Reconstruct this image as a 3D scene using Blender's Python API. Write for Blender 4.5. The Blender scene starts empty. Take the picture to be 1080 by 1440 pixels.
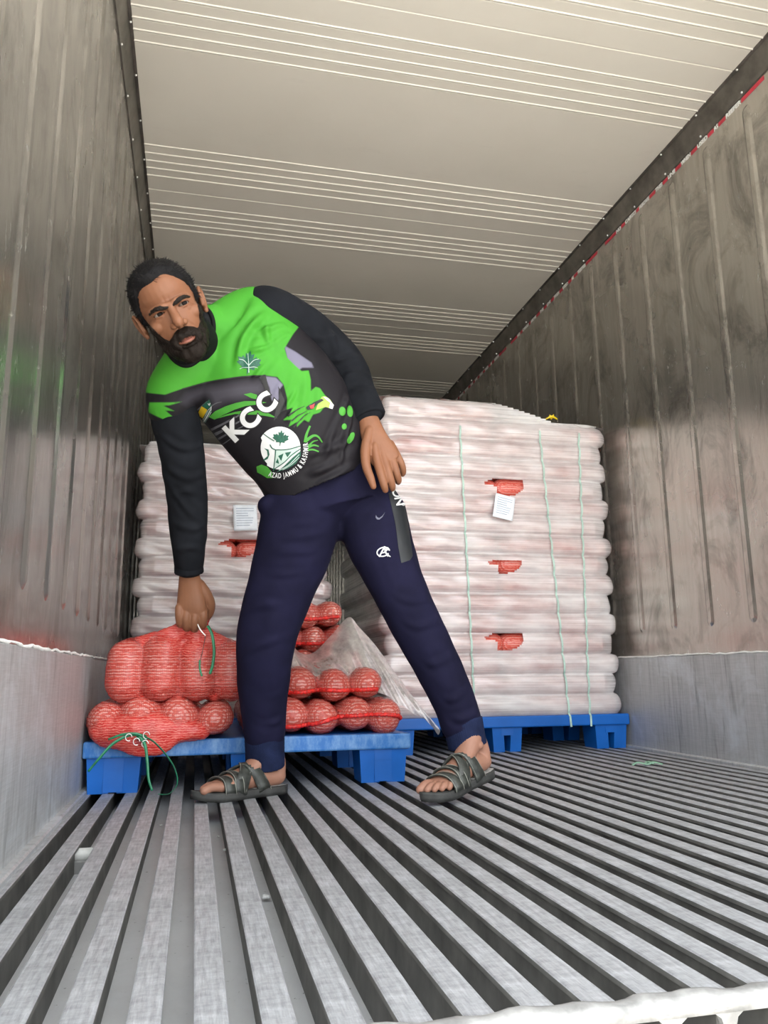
import bpy, bmesh, math, random
import numpy as np
from mathutils import Vector, Matrix, noise as mnoise
from mathutils.bvhtree import BVHTree

S = bpy.context.scene
COL = S.collection
PI = math.pi

# ------------------------------------------------------------------ camera
# world: X to the right wall, Y into the container, Z up; origin on the floor centre line
CAM_POS = Vector((-0.8108, 0.0, 0.3421))
CAM_R = Vector((0.97383, -0.22701, -0.01074))
CAM_U = Vector((-0.03484, -0.19581, 0.98002))
CAM_F = Vector((0.22458, 0.95400, 0.19860))
FOC = 1119.6
cam = bpy.data.objects.new('camera', bpy.data.cameras.new('camera'))
COL.objects.link(cam)
cam.data.sensor_fit = 'VERTICAL'
cam.data.sensor_height = 36.0
cam.data.lens = 36.0 * FOC / 1440.0
cam.data.clip_start = 0.02
m = Matrix((CAM_R, CAM_U, -CAM_F)).transposed().to_4x4()
m.translation = CAM_POS
cam.matrix_world = m
S.camera = cam

# ------------------------------------------------------------------ light
W = bpy.data.worlds.new('sky'); S.world = W; W.use_nodes = True
bg = W.node_tree.nodes['Background']
bg.inputs[0].default_value = (0.93, 0.97, 1.0, 1)
bg.inputs[1].default_value = 2.2
sd = bpy.data.lights.new('sun', 'SUN'); sd.energy = 11.0; sd.angle = 0.01; sd.color = (1.0, 0.93, 0.82)
so = bpy.data.objects.new('sun', sd); COL.objects.link(so)
so.rotation_euler = (math.radians(-32), math.radians(14), 0)      # high, from over the container's far end
pd = bpy.data.lights.new('door_portal', 'AREA'); pd.shape = 'RECTANGLE'; pd.size = 2.28; pd.size_y = 2.57
pd.cycles.is_portal = True
po = bpy.data.objects.new('door_portal', pd); COL.objects.link(po)
po.location = (0, 0.70, 1.28); po.rotation_euler = (PI / 2, 0, 0)
S.view_settings.view_transform = 'Standard'
S.view_settings.look = 'None'
S.view_settings.gamma = 1.0
S.view_settings.use_curve_mapping = False
S.view_settings.exposure = 1.25

# ------------------------------------------------------------------ helpers
def at(px, py, Y):
    """the point at depth Y that the photograph's pixel looks at"""
    d = CAM_F + CAM_R * ((px - 540) / FOC) - CAM_U * ((py - 720) / FOC)
    return CAM_POS + d * (Y / d.y)

def tag(o, label=None, cat=None, group=None, kind=None):
    if label: o['label'] = label
    if cat: o['category'] = cat
    if group: o['group'] = group
    if kind: o['kind'] = kind
    return o

def empty(name, loc=(0, 0, 0), parent=None):
    o = bpy.data.objects.new(name, None); COL.objects.link(o)
    o.location = loc; o.empty_display_size = 0.1
    if parent: o.parent = parent
    return o

def link(name, me, mat=None, parent=None, smooth=False, loc=None):
    """links mesh data as one object; geometry given in world space when the parent sits off the origin"""
    if mat is not None:
        me.materials.clear()
        for q in (mat if isinstance(mat, (list, tuple)) else [mat]): me.materials.append(q)
    if smooth:
        me.polygons.foreach_set('use_smooth', [True] * len(me.polygons))
    o = bpy.data.objects.new(name, me); COL.objects.link(o)
    if parent is not None:
        o.parent = parent
        if loc is None:
            o.location = -world_of(parent)
    if loc is not None: o.location = loc
    return o

def world_of(o):
    v = Vector((0, 0, 0))
    while o is not None:
        v = v + Vector(o.location); o = o.parent
    return v

def fin(bm, name='mesh'):
    me = bpy.data.meshes.new(name); bm.normal_update(); bm.to_mesh(me); bm.free(); return me

def pyd(v, f, name='mesh'):
    me = bpy.data.meshes.new(name); me.from_pydata([tuple(q) for q in v], [], f); me.update(); return me

def box(bm, x0, x1, y0, y1, z0, z1, bevel=0.0, seg=1):
    r = bmesh.ops.create_cube(bm, size=1.0)
    vs = r['verts']
    bmesh.ops.scale(bm, verts=vs, vec=(x1 - x0, y1 - y0, z1 - z0))
    bmesh.ops.translate(bm, verts=vs, vec=((x0 + x1) / 2, (y0 + y1) / 2, (z0 + z1) / 2))
    if bevel > 0:
        es = list({e for v in vs for e in v.link_edges})
        bmesh.ops.bevel(bm, geom=es, offset=bevel, segments=seg, affect='EDGES', profile=0.5)
    return bm

def boxme(*a, **k):
    return fin(box(bmesh.new(), *a, **k))

def prism(bm, pts, axis, a0, a1):
    """polygon pts (2D) swept along axis ('x','y','z') from a0 to a1"""
    def p3(p, a):
        return {'x': (a, p[0], p[1]), 'y': (p[0], a, p[1]), 'z': (p[0], p[1], a)}[axis]
    A = [bm.verts.new(p3(p, a0)) for p in pts]; B = [bm.verts.new(p3(p, a1)) for p in pts]
    n = len(pts)
    fs = [bm.faces.new(A[::-1]), bm.faces.new(B)]
    for i in range(n):
        fs.append(bm.faces.new((A[i], A[(i + 1) % n], B[(i + 1) % n], B[i])))
    bmesh.ops.recalc_face_normals(bm, faces=fs)
    return bm

def smooth_path(P, n):
    """Catmull-Rom through the points (rows of any width), n samples per span"""
    P = np.asarray([np.asarray(p, float) for p in P])
    if len(P) < 3:
        t = np.linspace(0, 1, n + 1)[:, None]; return P[0] * (1 - t) + P[-1] * t
    Q = np.vstack([2 * P[0] - P[1], P, 2 * P[-1] - P[-2]]); out = []
    for i in range(len(P) - 1):
        p0, p1, p2, p3 = Q[i:i + 4]
        for t in np.linspace(0, 1, n, endpoint=False):
            out.append(0.5 * (2 * p1 + (p2 - p0) * t + (2 * p0 - 5 * p1 + 4 * p2 - p3) * t * t + (3 * p1 - p0 - 3 * p2 + p3) * t ** 3))
    out.append(P[-1]); return np.array(out)

def tube(P, r, seg=8, caps=True, closed_round=False):
    """tube mesh (verts, faces) along the points P with radii r"""
    P = [Vector(p) for p in P]; n = len(P)
    r = list(r) if hasattr(r, '__len__') else [r] * n
    V, F = [], []
    t0 = (P[1] - P[0]).normalized()
    ref = Vector((0, 0, 1)) if abs(t0.z) < 0.9 else Vector((1, 0, 0))
    a = t0.cross(ref).normalized()
    for i in range(n):
        t = (P[min(i + 1, n - 1)] - P[max(i - 1, 0)]).normalized()
        a = (a - t * a.dot(t)).normalized(); b = t.cross(a)
        for k in range(seg):
            g = 2 * PI * k / seg
            V.append(P[i] + (a * math.cos(g) + b * math.sin(g)) * r[i])
    for i in range(n - 1):
        for k in range(seg):
            k2 = (k + 1) % seg
            F.append((i * seg + k, i * seg + k2, (i + 1) * seg + k2, (i + 1) * seg + k))
    if caps:
        F.append(tuple(range(seg))[::-1]); F.append(tuple((n - 1) * seg + k for k in range(seg)))
    return V, F

def tube_me(P, r, seg=8):
    v, f = tube(P, r, seg); return pyd(v, f)

def ribbon_me(P, width, side, thick=0.0012):
    """flat ribbon along P, 'side' = direction of its width per point (Vector or list)"""
    P = [Vector(p) for p in P]; n = len(P); V = []; F = []
    for i in range(n):
        t = (P[min(i + 1, n - 1)] - P[max(i - 1, 0)]).normalized()
        s = Vector(side[i] if isinstance(side, list) else side); s = (s - t * s.dot(t)).normalized(); nn = t.cross(s)
        w = width[i] if hasattr(width, '__len__') else width
        for (u, q) in ((-.5, -.5), (.5, -.5), (.5, .5), (-.5, .5)):
            V.append(P[i] + s * (u * w) + nn * (q * thick))
    for i in range(n - 1):
        for k in range(4):
            F.append((i * 4 + k, i * 4 + (k + 1) % 4, (i + 1) * 4 + (k + 1) % 4, (i + 1) * 4 + k))
    F.append((3, 2, 1, 0)); F.append(tuple((n - 1) * 4 + k for k in range(4)))
    return pyd(V, F)

# --- volumes: overlapping closed shells fused into one skin -------------------
class Vol:
    def __init__(s): s.v = []; s.f = []
    def add(s, V, F):
        o = len(s.v); s.v += [tuple(q) for q in V]; s.f += [tuple(i + o for i in q) for q in F]
    def ell(s, c, r, rot=None, nu=24, nv=16):
        c = Vector(c); r = r if hasattr(r, '__len__') else (r, r, r)
        V = [Vector((0, 0, 1))]; F = []
        for j in range(1, nv):
            ph = PI * j / nv
            for i in range(nu):
                th = 2 * PI * i / nu
                V.append(Vector((math.sin(ph) * math.cos(th), math.sin(ph) * math.sin(th), math.cos(ph))))
        V.append(Vector((0, 0, -1)))
        for i in range(nu):
            F.append((0, 1 + i, 1 + (i + 1) % nu))
            for j in range(nv - 2):
                a = 1 + j * nu + i; b = 1 + j * nu + (i + 1) % nu
                F.append((a, a + nu, b + nu, b))
            F.append((1 + (nv - 2) * nu + i, len(V) - 1, 1 + (nv - 2) * nu + (i + 1) % nu))
        out = []
        for q in V:
            w = Vector((q.x * r[0], q.y * r[1], q.z * r[2]))
            if rot is not None: w = rot @ w
            out.append(c + w)
        s.add(out, F)
    def limb(s, P, R, n=8, seg=20, wide=None, round_ends=True):
        """smooth tapering limb: P joints, R radii (a number, or (along 'wide', across it))"""
        R2 = [(q if hasattr(q, '__len__') else (q, q)) for q in R]
        D = smooth_path([list(p) + list(q) for p, q in zip(P, R2)], n)
        P = [Vector(d[:3]) for d in D]; A = [max(d[3], .0015) for d in D]; B = [max(d[4], .0015) for d in D]
        if round_ends:
            def cap(p, q, a, b):
                t = (p - q).normalized(); pts = []
                for g in (PI / 6, PI / 3, PI / 2 * .93):
                    pts.append((p + t * (min(a, b) * math.sin(g)), a * math.cos(g), b * math.cos(g)))
                return pts
            e = cap(P[-1], P[-2], A[-1], B[-1]); st = cap(P[0], P[1], A[0], B[0])[::-1]
            P = [q[0] for q in st] + P + [q[0] for q in e]
            A = [q[1] for q in st] + A + [q[1] for q in e]; B = [q[2] for q in st] + B + [q[2] for q in e]
        n_ = len(P); V = []; F = []
        t0 = (P[1] - P[0]).normalized()
        ref = Vector(wide) if wide is not None and not isinstance(wide, list) else (Vector(wide[0]) if wide is not None else (Vector((0, 1, 0)) if abs(t0.y) < .9 else Vector((1, 0, 0))))
        a = (ref - t0 * ref.dot(t0)).normalized()
        WD = None
        if isinstance(wide, list):
            WD = smooth_path([list(w) for w in wide], n)
            k0 = (n_ - len(WD)) // 2
            WD = [WD[min(max(i - k0, 0), len(WD) - 1)] for i in range(n_)]
        for i in range(n_):
            t = (P[min(i + 1, n_ - 1)] - P[max(i - 1, 0)]).normalized()
            if WD is not None: a = Vector(WD[i])
            a = (a - t * a.dot(t)).normalized(); b = t.cross(a)
            for k in range(seg):
                g = 2 * PI * k / seg
                V.append(P[i] + a * (math.cos(g) * A[i]) + b * (math.sin(g) * B[i]))
        for i in range(n_ - 1):
            for k in range(seg):
                k2 = (k + 1) % seg
                F.append((i * seg + k, i * seg + k2, (i + 1) * seg + k2, (i + 1) * seg + k))
        F.append(tuple(range(seg))[::-1]); F.append(tuple((n_ - 1) * seg + k for k in range(seg)))
        s.add(V, F)
    def mesh(s, voxel, smooth=3, lam=0.5):
        me = pyd(s.v, s.f)
        ob = bpy.data.objects.new('tmp', me); COL.objects.link(ob)
        md = ob.modifiers.new('r', 'REMESH'); md.mode = 'VOXEL'; md.voxel_size = voxel; md.adaptivity = 0
        dg = bpy.context.evaluated_depsgraph_get()
        out = bpy.data.meshes.new_from_object(ob.evaluated_get(dg))
        bpy.data.objects.remove(ob); bpy.data.meshes.remove(me)
        relax(out, smooth, lam)
        return out

def co(me):
    a = np.empty(len(me.vertices) * 3); me.vertices.foreach_get('co', a); return a.reshape(-1, 3)
def set_co(me, a):
    me.vertices.foreach_set('co', np.ascontiguousarray(a, dtype=float).ravel()); me.update()
def normals(me):
    a = np.empty(len(me.vertices) * 3); me.vertices.foreach_get('normal', a); return a.reshape(-1, 3)
def edges(me):
    a = np.empty(len(me.edges) * 2, dtype=np.int32); me.edges.foreach_get('vertices', a); return a.reshape(-1, 2)
def relax(me, it, lam=0.5, mask=None):
    if it <= 0: return
    c = co(me); e = edges(me); n = len(c)
    deg = np.bincount(e.ravel(), minlength=n).astype(float)[:, None]; deg[deg == 0] = 1
    for _ in range(it):
        s = np.stack([np.bincount(e[:, 0], c[e[:, 1], k], n) + np.bincount(e[:, 1], c[e[:, 0], k], n) for k in range(3)], 1)
        d = (s / deg - c) * lam
        c = c + (d if mask is None else d * mask[:, None])
    set_co(me, c)
def keep(me, vmask):
    """a mesh with only the faces whose vertices are all in vmask"""
    bm = bmesh.new(); bm.from_mesh(me)
    bmesh.ops.delete(bm, geom=[v for v in bm.verts if not vmask[v.index]], context='VERTS')
    bmesh.ops.delete(bm, geom=[v for v in bm.verts if not v.link_faces], context='VERTS')
    return fin(bm)
def attr(me, name, vals):
    a = me.attributes.new(name, 'FLOAT', 'POINT'); a.data.foreach_set('value', np.ascontiguousarray(vals, dtype=np.float32))
def sstep(a, b, x):
    t = np.clip((x - a) / (b - a), 0, 1); return t * t * (3 - 2 * t)
def wob(p, scale, seed=0.0):
    """cheap smooth numpy noise in about -1..1 at the points p (n,3)"""
    q = p * scale + seed * 7.31
    s = np.zeros(len(p)); rs = np.random.RandomState(int(seed * 10) + 5)
    for k in range(6):
        d = rs.normal(size=3); d *= (1 + .5 * k / 5) / np.linalg.norm(d)
        s += np.sin(q @ d * 2.2 + rs.uniform(0, 6.28)) * np.cos(q @ np.roll(d, 1) * 1.7 + rs.uniform(0, 6.28))
    return s / 3.0

# --- materials ---------------------------------------------------------------
class N:
    def __init__(s, name):
        s.m = bpy.data.materials.new(name); s.m.use_nodes = True; s.t = s.m.node_tree; s.n = s.t.nodes; s.l = s.t.links
        s.p = s.n['Principled BSDF']; s.out = s.n['Material Output']; s.tc = None
    def new(s, ty, **k):
        q = s.n.new(ty)
        for a, b in k.items(): setattr(q, a, b)
        return q
    def obj(s):
        if s.tc is None: s.tc = s.new('ShaderNodeTexCoord')
        return s.tc.outputs['Object']
    def mapv(s, scale=(1, 1, 1), rot=(0, 0, 0), loc=(0, 0, 0)):
        q = s.new('ShaderNodeMapping'); q.inputs['Scale'].default_value = scale; q.inputs['Rotation'].default_value = rot; q.inputs['Location'].default_value = loc
        s.l.new(s.obj(), q.inputs['Vector']); return q.outputs[0]
    def noise(s, scale, vec=None, detail=4, rough=.55, dist=0):
        q = s.new('ShaderNodeTexNoise'); q.inputs['Scale'].default_value = scale; q.inputs['Detail'].default_value = detail
        q.inputs['Roughness'].default_value = rough; q.inputs['Distortion'].default_value = dist
        s.l.new(vec if vec is not None else s.obj(), q.inputs['Vector']); return q.outputs['Fac']
    def wave(s, scale, vec=None, direction='X', dist=0, dscale=1, profile='SIN'):
        q = s.new('ShaderNodeTexWave', bands_direction=direction, wave_profile=profile); q.inputs['Scale'].default_value = scale
        q.inputs['Distortion'].default_value = dist; q.inputs['Detail Scale'].default_value = dscale
        s.l.new(vec if vec is not None else s.obj(), q.inputs['Vector']); return q.outputs['Fac']
    def ramp(s, fac, stops, interp='LINEAR'):
        q = s.new('ShaderNodeValToRGB'); cr = q.color_ramp; cr.interpolation = interp
        while len(cr.elements) < len(stops): cr.elements.new(0.5)
        for e, (p_, c) in zip(cr.elements, stops):
            e.position = p_; e.color = (c, c, c, 1) if not hasattr(c, '__len__') else (*c[:3], 1)
        s.l.new(fac, q.inputs[0]); return q.outputs[0]
    def mix(s, fac, a, b, mode='MIX'):
        q = s.new('ShaderNodeMix', data_type='RGBA', blend_type=mode)
        for sock, v in ((q.inputs['Factor'], fac), (q.inputs[6], a), (q.inputs[7], b)):
            if isinstance(v, bpy.types.NodeSocket): s.l.new(v, sock)
            elif hasattr(v, '__len__'): sock.default_value = (*v[:3], 1)
            else: sock.default_value = v
        return q.outputs[2]
    def math(s, op, a, b=0.0, c=0.0):
        q = s.new('ShaderNodeMath', operation=op)
        for i, v in enumerate((a, b, c)):
            if isinstance(v, bpy.types.NodeSocket): s.l.new(v, q.inputs[i])
            else: q.inputs[i].default_value = v
        return q.outputs[0]
    def attr(s, name):
        q = s.new('ShaderNodeAttribute'); q.attribute_name = name; return q.outputs['Fac']
    def bump(s, h, strength=.3, dist=.002):
        q = s.new('ShaderNodeBump'); q.inputs['Strength'].default_value = strength; q.inputs['Distance'].default_value = dist
        s.l.new(h, q.inputs['Height']); s.l.new(q.outputs[0], s.p.inputs['Normal']); return q.outputs[0]
    def set(s, **k):
        for a, v in k.items():
            sock = s.p.inputs[{'color': 'Base Color', 'rough': 'Roughness', 'metal': 'Metallic', 'alpha': 'Alpha', 'spec': 'Specular IOR Level',
                               'sss': 'Subsurface Weight', 'coat': 'Coat Weight', 'sheen': 'Sheen Weight', 'trans': 'Transmission Weight', 'aniso': 'Anisotropic'}[a]]
            if isinstance(v, bpy.types.NodeSocket): s.l.new(v, sock)
            elif hasattr(v, '__len__'): sock.default_value = (*v[:3], 1)
            else: sock.default_value = v
        return s

def simple(name, color, rough=.5, metal=0.0, var=.12, nscale=30, bump=0.0, bscale=200, spec=.5):
    a = N(name); c2 = tuple(max(0, q * (1 - var * 2)) for q in color); c3 = tuple(min(1, q * (1 + var)) for q in color)
    a.set(color=a.ramp(a.noise(nscale), [(.3, c2), (.7, c3)]), rough=rough, metal=metal, spec=spec)
    if bump: a.bump(a.noise(bscale), bump, .001)
    return a.m
# ------------------------------------------------------------------ materials of the place
def steel_mat(name, tone, seed, metal):
    a = N(name)
    v = a.mapv((14, 14, .55), loc=(seed, seed * 2, 0)); st = a.noise(4, v, 6, .6)
    blot = a.noise(1.6, a.mapv((1, 1, .8), loc=(seed, 0, seed)), 5, .6, .4)
    fine = a.noise(2, a.mapv((160, 160, 2.0)), 3)
    grime = a.ramp(a.noise(4.5, a.mapv((1, 1, .6), loc=(seed * 3, 0, 0)), 9, .72, .9), [(.48, 0), (.66, 1)])
    c = a.mix(st, tuple(t * .72 for t in tone), tuple(min(1, t * 1.18) for t in tone))
    c = a.mix(a.math('MULTIPLY', blot, .35), c, tuple(t * .5 for t in tone))
    c = a.mix(a.math('MULTIPLY', grime, .6), c, (.10, .092, .08))
    scr = a.ramp(a.noise(22, a.mapv((1, 1, .45), loc=(0, seed, 0)), 10, .78, .5), [(.62, 0), (.665, 1)])
    c = a.mix(a.math('MULTIPLY', scr, .35), c, (.85, .84, .82))
    r = a.ramp(blot, [(.3, .20), (.75, .33)])
    r2 = a.math('ADD', r, a.math('MULTIPLY', scr, .25))
    a.set(color=c, rough=r2, metal=metal)
    h = a.math('ADD', a.math('MULTIPLY', fine, .5), a.math('MULTIPLY', a.noise(6, a.mapv((1, 1, .35))), 3.0))
    a.bump(h, .35, .0016)
    return a.m
M_WALL_L = steel_mat('stained_steel_left', (.60, .575, .54), 1.3, .92)
M_WALL_R = steel_mat('stained_steel_right', (.62, .585, .53), 4.1, .86)
def scuff():
    a = N('scuffed_aluminium')
    st = a.noise(3, a.mapv((24, 24, 1.2)), 7, .65); bl = a.noise(4, None, 6, .65, .6)
    fine = a.noise(4, a.mapv((3, 3, 70)), 3)
    c = a.mix(a.math('ADD', a.math('MULTIPLY', st, .72), a.math('MULTIPLY', fine, .28)), (.22, .225, .225), (.68, .69, .695))
    c = a.mix(a.math('MULTIPLY', a.ramp(bl, [(.5, 0), (.68, 1)]), .55), c, (.66, .71, .75))
    c = a.mix(a.math('MULTIPLY', a.ramp(a.noise(3, a.mapv((9, 9, 1), loc=(5, 1, 0)), 6, .7), [(.55, 0), (.7, 1)]), .5), c, (.12, .115, .11))
    a.set(color=c, rough=.5, metal=.55); a.bump(a.math('ADD', fine, st), .3, .001); return a.m
M_SCUFF = scuff()
def railm():
    a = N('worn_floor_aluminium')
    st = a.math('ADD', a.math('MULTIPLY', a.noise(3, a.mapv((60, 5, 20)), 7, .7), .55), a.math('MULTIPLY', a.noise(9, a.mapv((3, 6, 3)), 7, .75), .45)); bl = a.noise(7, None, 7, .7, .4)
    c = a.mix(a.ramp(st, [(.33, 0), (.67, 1)]), (.19, .19, .20), (.56, .575, .60))
    c = a.mix(a.math('MULTIPLY', a.ramp(bl, [(.45, 0), (.75, 1)]), .6), c, (.20, .195, .195))
    a.set(color=c, rough=a.ramp(bl, [(.3, .42), (.7, .62)]), metal=.45)
    a.bump(a.noise(4, a.mapv((120, 4, 40)), 5), .35, .001); return a.m
M_RAIL = railm()
def chan():
    a = N('dirty_floor_channel')
    bl = a.noise(5, a.mapv((1, .5, 1)), 7, .7, .5); sp = a.ramp(a.noise(90, None, 4, .6), [(.66, 0), (.72, 1)])
    c = a.mix(bl, (.42, .425, .43), (.72, .73, .75)); c = a.mix(a.math('MULTIPLY', sp, .8), c, (.05, .05, .045))
    a.set(color=c, rough=.6, metal=.3); a.bump(bl, .3, .002); return a.m
M_CHAN = chan()
M_SIDE = simple('shade_dark_rail_side', (.125, .122, .113), .6, .2, .25, 14, .3, 60)  # dark tone puts the shade of the deep gaps into the rail sides
def ceilm():
    a = N('cream_ceiling_paint')
    bl = a.noise(2.2, None, 5, .6, .3); c = a.mix(bl, (.62, .585, .52), (.72, .69, .63))
    dirt = a.ramp(a.noise(9, a.mapv((.35, 1, 1)), 6, .7), [(.6, 0), (.8, 1)])
    c = a.mix(a.math('MULTIPLY', dirt, .25), c, (.42, .38, .33)); a.set(color=c, rough=.38); return a.m
M_CEIL = ceilm()
M_TRIM = simple('brown_grey_metal_trim', (.20, .185, .165), .38, .75, .2, 12)
M_RIVET = simple('bright_rivet', (.75, .74, .72), .3, .9)
M_SEAL = simple('white_sealant', (.78, .77, .74), .6, 0, .08, 60, .3, 120)
M_SILLM = simple('battered_bright_aluminium', (.36, .355, .345), .55, .35, .25, 26, .8, 55)
M_REDTAPE = simple('red_marking_paint', (.52, .035, .06), .5)
M_WHITEP = simple('white_marking_paint', (.85, .85, .83), .5, 0, .04)
M_GROUND = simple('pale_concrete', (.52, .50, .46), .9, 0, .1, 1.5)
M_BLUE = simple('blue_plastic', (.003, .098, .40), .38, 0, .10, 5, .12, 130, .35)

def worn_sheen_blue():  # scuffs, plus the front-lit sheen of the rim painted as paler blue
    a = N('scuffed_sheen_blue_plastic'); s_ = a.ramp(a.noise(6, a.mapv((6, 1, 2.5)), 7, .7), [(.40, 0), (.72, 1)])
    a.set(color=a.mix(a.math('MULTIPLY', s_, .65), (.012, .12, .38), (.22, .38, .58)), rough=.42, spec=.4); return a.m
M_BLUEW = worn_sheen_blue()

# ------------------------------------------------------------------ the container
XL, XR, ZC, Y0, Y1 = -1.14, 1.14, 2.568, 0.78, 12.3
def slab(name, me, mat, kind='structure'):
    o = link(name, me, mat); o['kind'] = kind; return o
GZ = -0.055                                                          # channel bottom
floor = slab('floor', boxme(XL - .05, XR + .05, .840, Y1, GZ - .05, GZ), M_CHAN)
RW, RP = 0.0345, 0.0668
bm = bmesh.new()
prism(bm, [(-RW / 2, 0), (-RW / 2 + .002, .0015), (RW / 2 - .002, .0015), (RW / 2, 0), (RW / 2, -.006), (.0105, -.010), (.0125, GZ - .002), (-.0125, GZ - .002), (-.0105, -.010), (-RW / 2, -.006)][::-1], 'y', .832, Y1)
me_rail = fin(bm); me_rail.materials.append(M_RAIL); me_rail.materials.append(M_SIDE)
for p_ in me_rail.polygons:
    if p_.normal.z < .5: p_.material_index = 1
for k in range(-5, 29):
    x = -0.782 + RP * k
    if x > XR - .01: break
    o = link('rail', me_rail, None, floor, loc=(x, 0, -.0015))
# battered sill across the rail ends: top lip, front face with the open channel mouths
bm = bmesh.new(); rs = random.Random(3)
nx = 160; rows = []
for i in range(nx + 1):
    x = XL + (XR - XL) * i / nx
    w = .004 * math.sin(x * 37) + .004 * math.sin(x * 91 + 1) + rs.uniform(-.0015, .0015)
    prof = [(.852 + w * 1.2, -.004), (.848 + w, .0030), (.839 + w * .5, .0048 + w * .3), (.830 + w * .6, .003), (.824 + w * .3, -.003), (.823, -.013)]
    rows.append([bm.verts.new((x, a, b)) for a, b in prof])
for i in range(nx):
    for j in range(5):
        bm.faces.new((rows[i][j], rows[i + 1][j], rows[i + 1][j + 1], rows[i][j + 1]))
bmesh.ops.recalc_face_normals(bm, faces=bm.faces)
me = fin(bm); sill = slab('trim_3', me, M_SILLM)
me.polygons.foreach_set('use_smooth', [True] * len(me.polygons))
md = sill.modifiers.new('t', 'SOLIDIFY'); md.thickness = .004
bm = bmesh.new()                                                     # posts between the channel mouths
for k in range(-5, 29):
    x = -0.782 + RP * k
    if x > XR - .01: break
    prism(bm, [(x - .0085, -.070), (x - .0075, -.026), (x - .010, -.018), (x - .017, -.013), (x - .017, -.009), (x + .017, -.009), (x + .017, -.013), (x + .010, -.018), (x + .0075, -.026), (x + .0085, -.070)], 'y', .8235, .846)
sm = link('channel_post_row', fin(bm), M_SILLM, sill); sm['kind'] = 'stuff'
slab('trim_4', boxme(XL, XR, Y0 + .040, .842, -.16, -.066), M_SILLM)

# walls with pressed ribs
def wall(name, x, sgn, mat, y_first):
    wl = slab(name, boxme(min(x, x + sgn * .06), max(x, x + sgn * .06), Y0, Y1, -.06, ZC + .02), mat)
    d = .0055; bm = bmesh.new(); z0, z1, h = .505, 2.43, .025           # rib: flat-topped pressing with rounded ends
    ring0, ring1 = [], []
    for (cz, a0) in ((z1 - h, 0), (z0 + h, PI)):
        for i in range(7):
            g = a0 + PI * i / 6
            ring0.append((math.cos(g) * h, cz + math.sin(g) * h)); ring1.append((math.cos(g) * h * .40, cz + math.sin(g) * h * .40))
    A = [bm.verts.new((0.001 * sgn, a, b)) for a, b in ring0]; B = [bm.verts.new((-sgn * d, a, b)) for a, b in ring1]
    n = len(A); bm.faces.new(B)
    for i in range(n): bm.faces.new((A[i], A[(i + 1) % n], B[(i + 1) % n], B[i]))
    bmesh.ops.recalc_face_normals(bm, faces=bm.faces)
    me = fin(bm); me.materials.append(mat); y = y_first
    while y < Y1 - .1:
        link('rib', me, None, wl, loc=(x, y, 0)); y += .2475
    sc = slab('baseboard_' + name.split('_')[1], boxme(min(x, x - sgn * .012), max(x, x - sgn * .012), Y0 + .02, Y1, -.05, .400, bevel=.002), M_SCUFF)
    # bead of sealant along its top, uneven
    P = []; rr = []; rs = random.Random(5 if sgn < 0 else 8); yy = Y0 + .1
    while yy < Y1:
        P.append((x - sgn * (.011 + rs.uniform(-.002, .002)), yy, .402 + rs.uniform(-.0025, .003))); rr.append(rs.uniform(.0022, .0048)); yy += .035
    link('sealant_bead', tube_me(P, rr, 6), M_SEAL, sc, True)
    ft = link('foot_trim', boxme(min(x, x - sgn * .03), max(x, x - sgn * .03), Y0 + .05, Y1, -.055, .012, bevel=.004), M_SCUFF, sc)
    # folded trim strip in the ceiling corner with two rows of rivets
    i_ = -sgn
    bm = bmesh.new()
    prism(bm, [(x + i_ * .041, ZC + .004), (x + i_ * .041, ZC - .003), (x + i_ * .030, ZC - .006), (x + i_ * .009, ZC - .074), (x + i_ * .005, ZC - .092), (x - i_ * .004, ZC - .092), (x - i_ * .004, ZC + .004)], 'y', Y0, Y1)
    tr = slab('trim_1' if sgn < 0 else 'trim_2', fin(bm), M_TRIM)
    rv = Vol(); rv.ell((0, 0, 0), (.0048, .0048, .0048), nu=8, nv=6); me = pyd(rv.v, rv.f); me.materials.append(M_RIVET)
    y = 2.24 - .257 * 4
    while y < 9:
        link('rivet', me, None, tr, loc=(x + i_ * .035, y, ZC - .0055)); link('rivet', me, None, tr, loc=(x + i_ * .0078, y + .02, ZC - .083)); y += .257
    return wl
wall_l = wall('wall_left', XL, -1, M_WALL_L, 1.404 - .2475 * 2)
wall_r = wall('wall_right', XR, 1, M_WALL_R, 2.505 - .2475 * 6)
slab('wall_back', boxme(XL, XR, Y1, Y1 + .05, -.1, ZC + .02), M_WALL_R)

# ceiling: panels with rolled grooves, seam every 1.24 m
ceiling = slab('ceiling', boxme(XL - .05, XR + .05, Y0, Y1, ZC + .012, ZC + .08), M_CEIL)
def ceil_panel():
    ys = [0.0]; zs = [0.004]
    def add(y, z): ys.append(y); zs.append(z)
    add(.004, 0)
    for g in (.12, .173, .226, .28, .333, .914, .970, 1.024, 1.077, 1.132):
        add(g - .007, 0); add(g - .004, -.0035); add(g + .000, -.0030); add(g + .003, .0034); add(g + .0055, .0024); add(g + .009, 0)
    add(1.2365, 0); add(1.24, .004)
    V = []; F = []
    for y, z in zip(ys, zs): V += [(XL, y, z), (XR, y, z)]
    for i in range(len(ys) - 1): F.append((2 * i, 2 * i + 1, 2 * i + 3, 2 * i + 2))
    n = len(V); V += [(XL, 0, .013), (XR, 0, .013), (XL, 1.24, .013), (XR, 1.24, .013)]
    F += [(n, n + 1, 1, 0), (n + 3, n + 2, 2 * len(ys) - 2, 2 * len(ys) - 1), (n + 2, n + 3, n + 1, n)]
    return pyd(V, F)
me = ceil_panel(); me.materials.append(M_CEIL)
for k in range(-2, 8):
    y = 3.494 + 1.24 * k
    if y < Y0 - .1 or y > Y1: continue
    link('ceiling_panel', me, None, ceiling, loc=(0, y, ZC))

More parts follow.
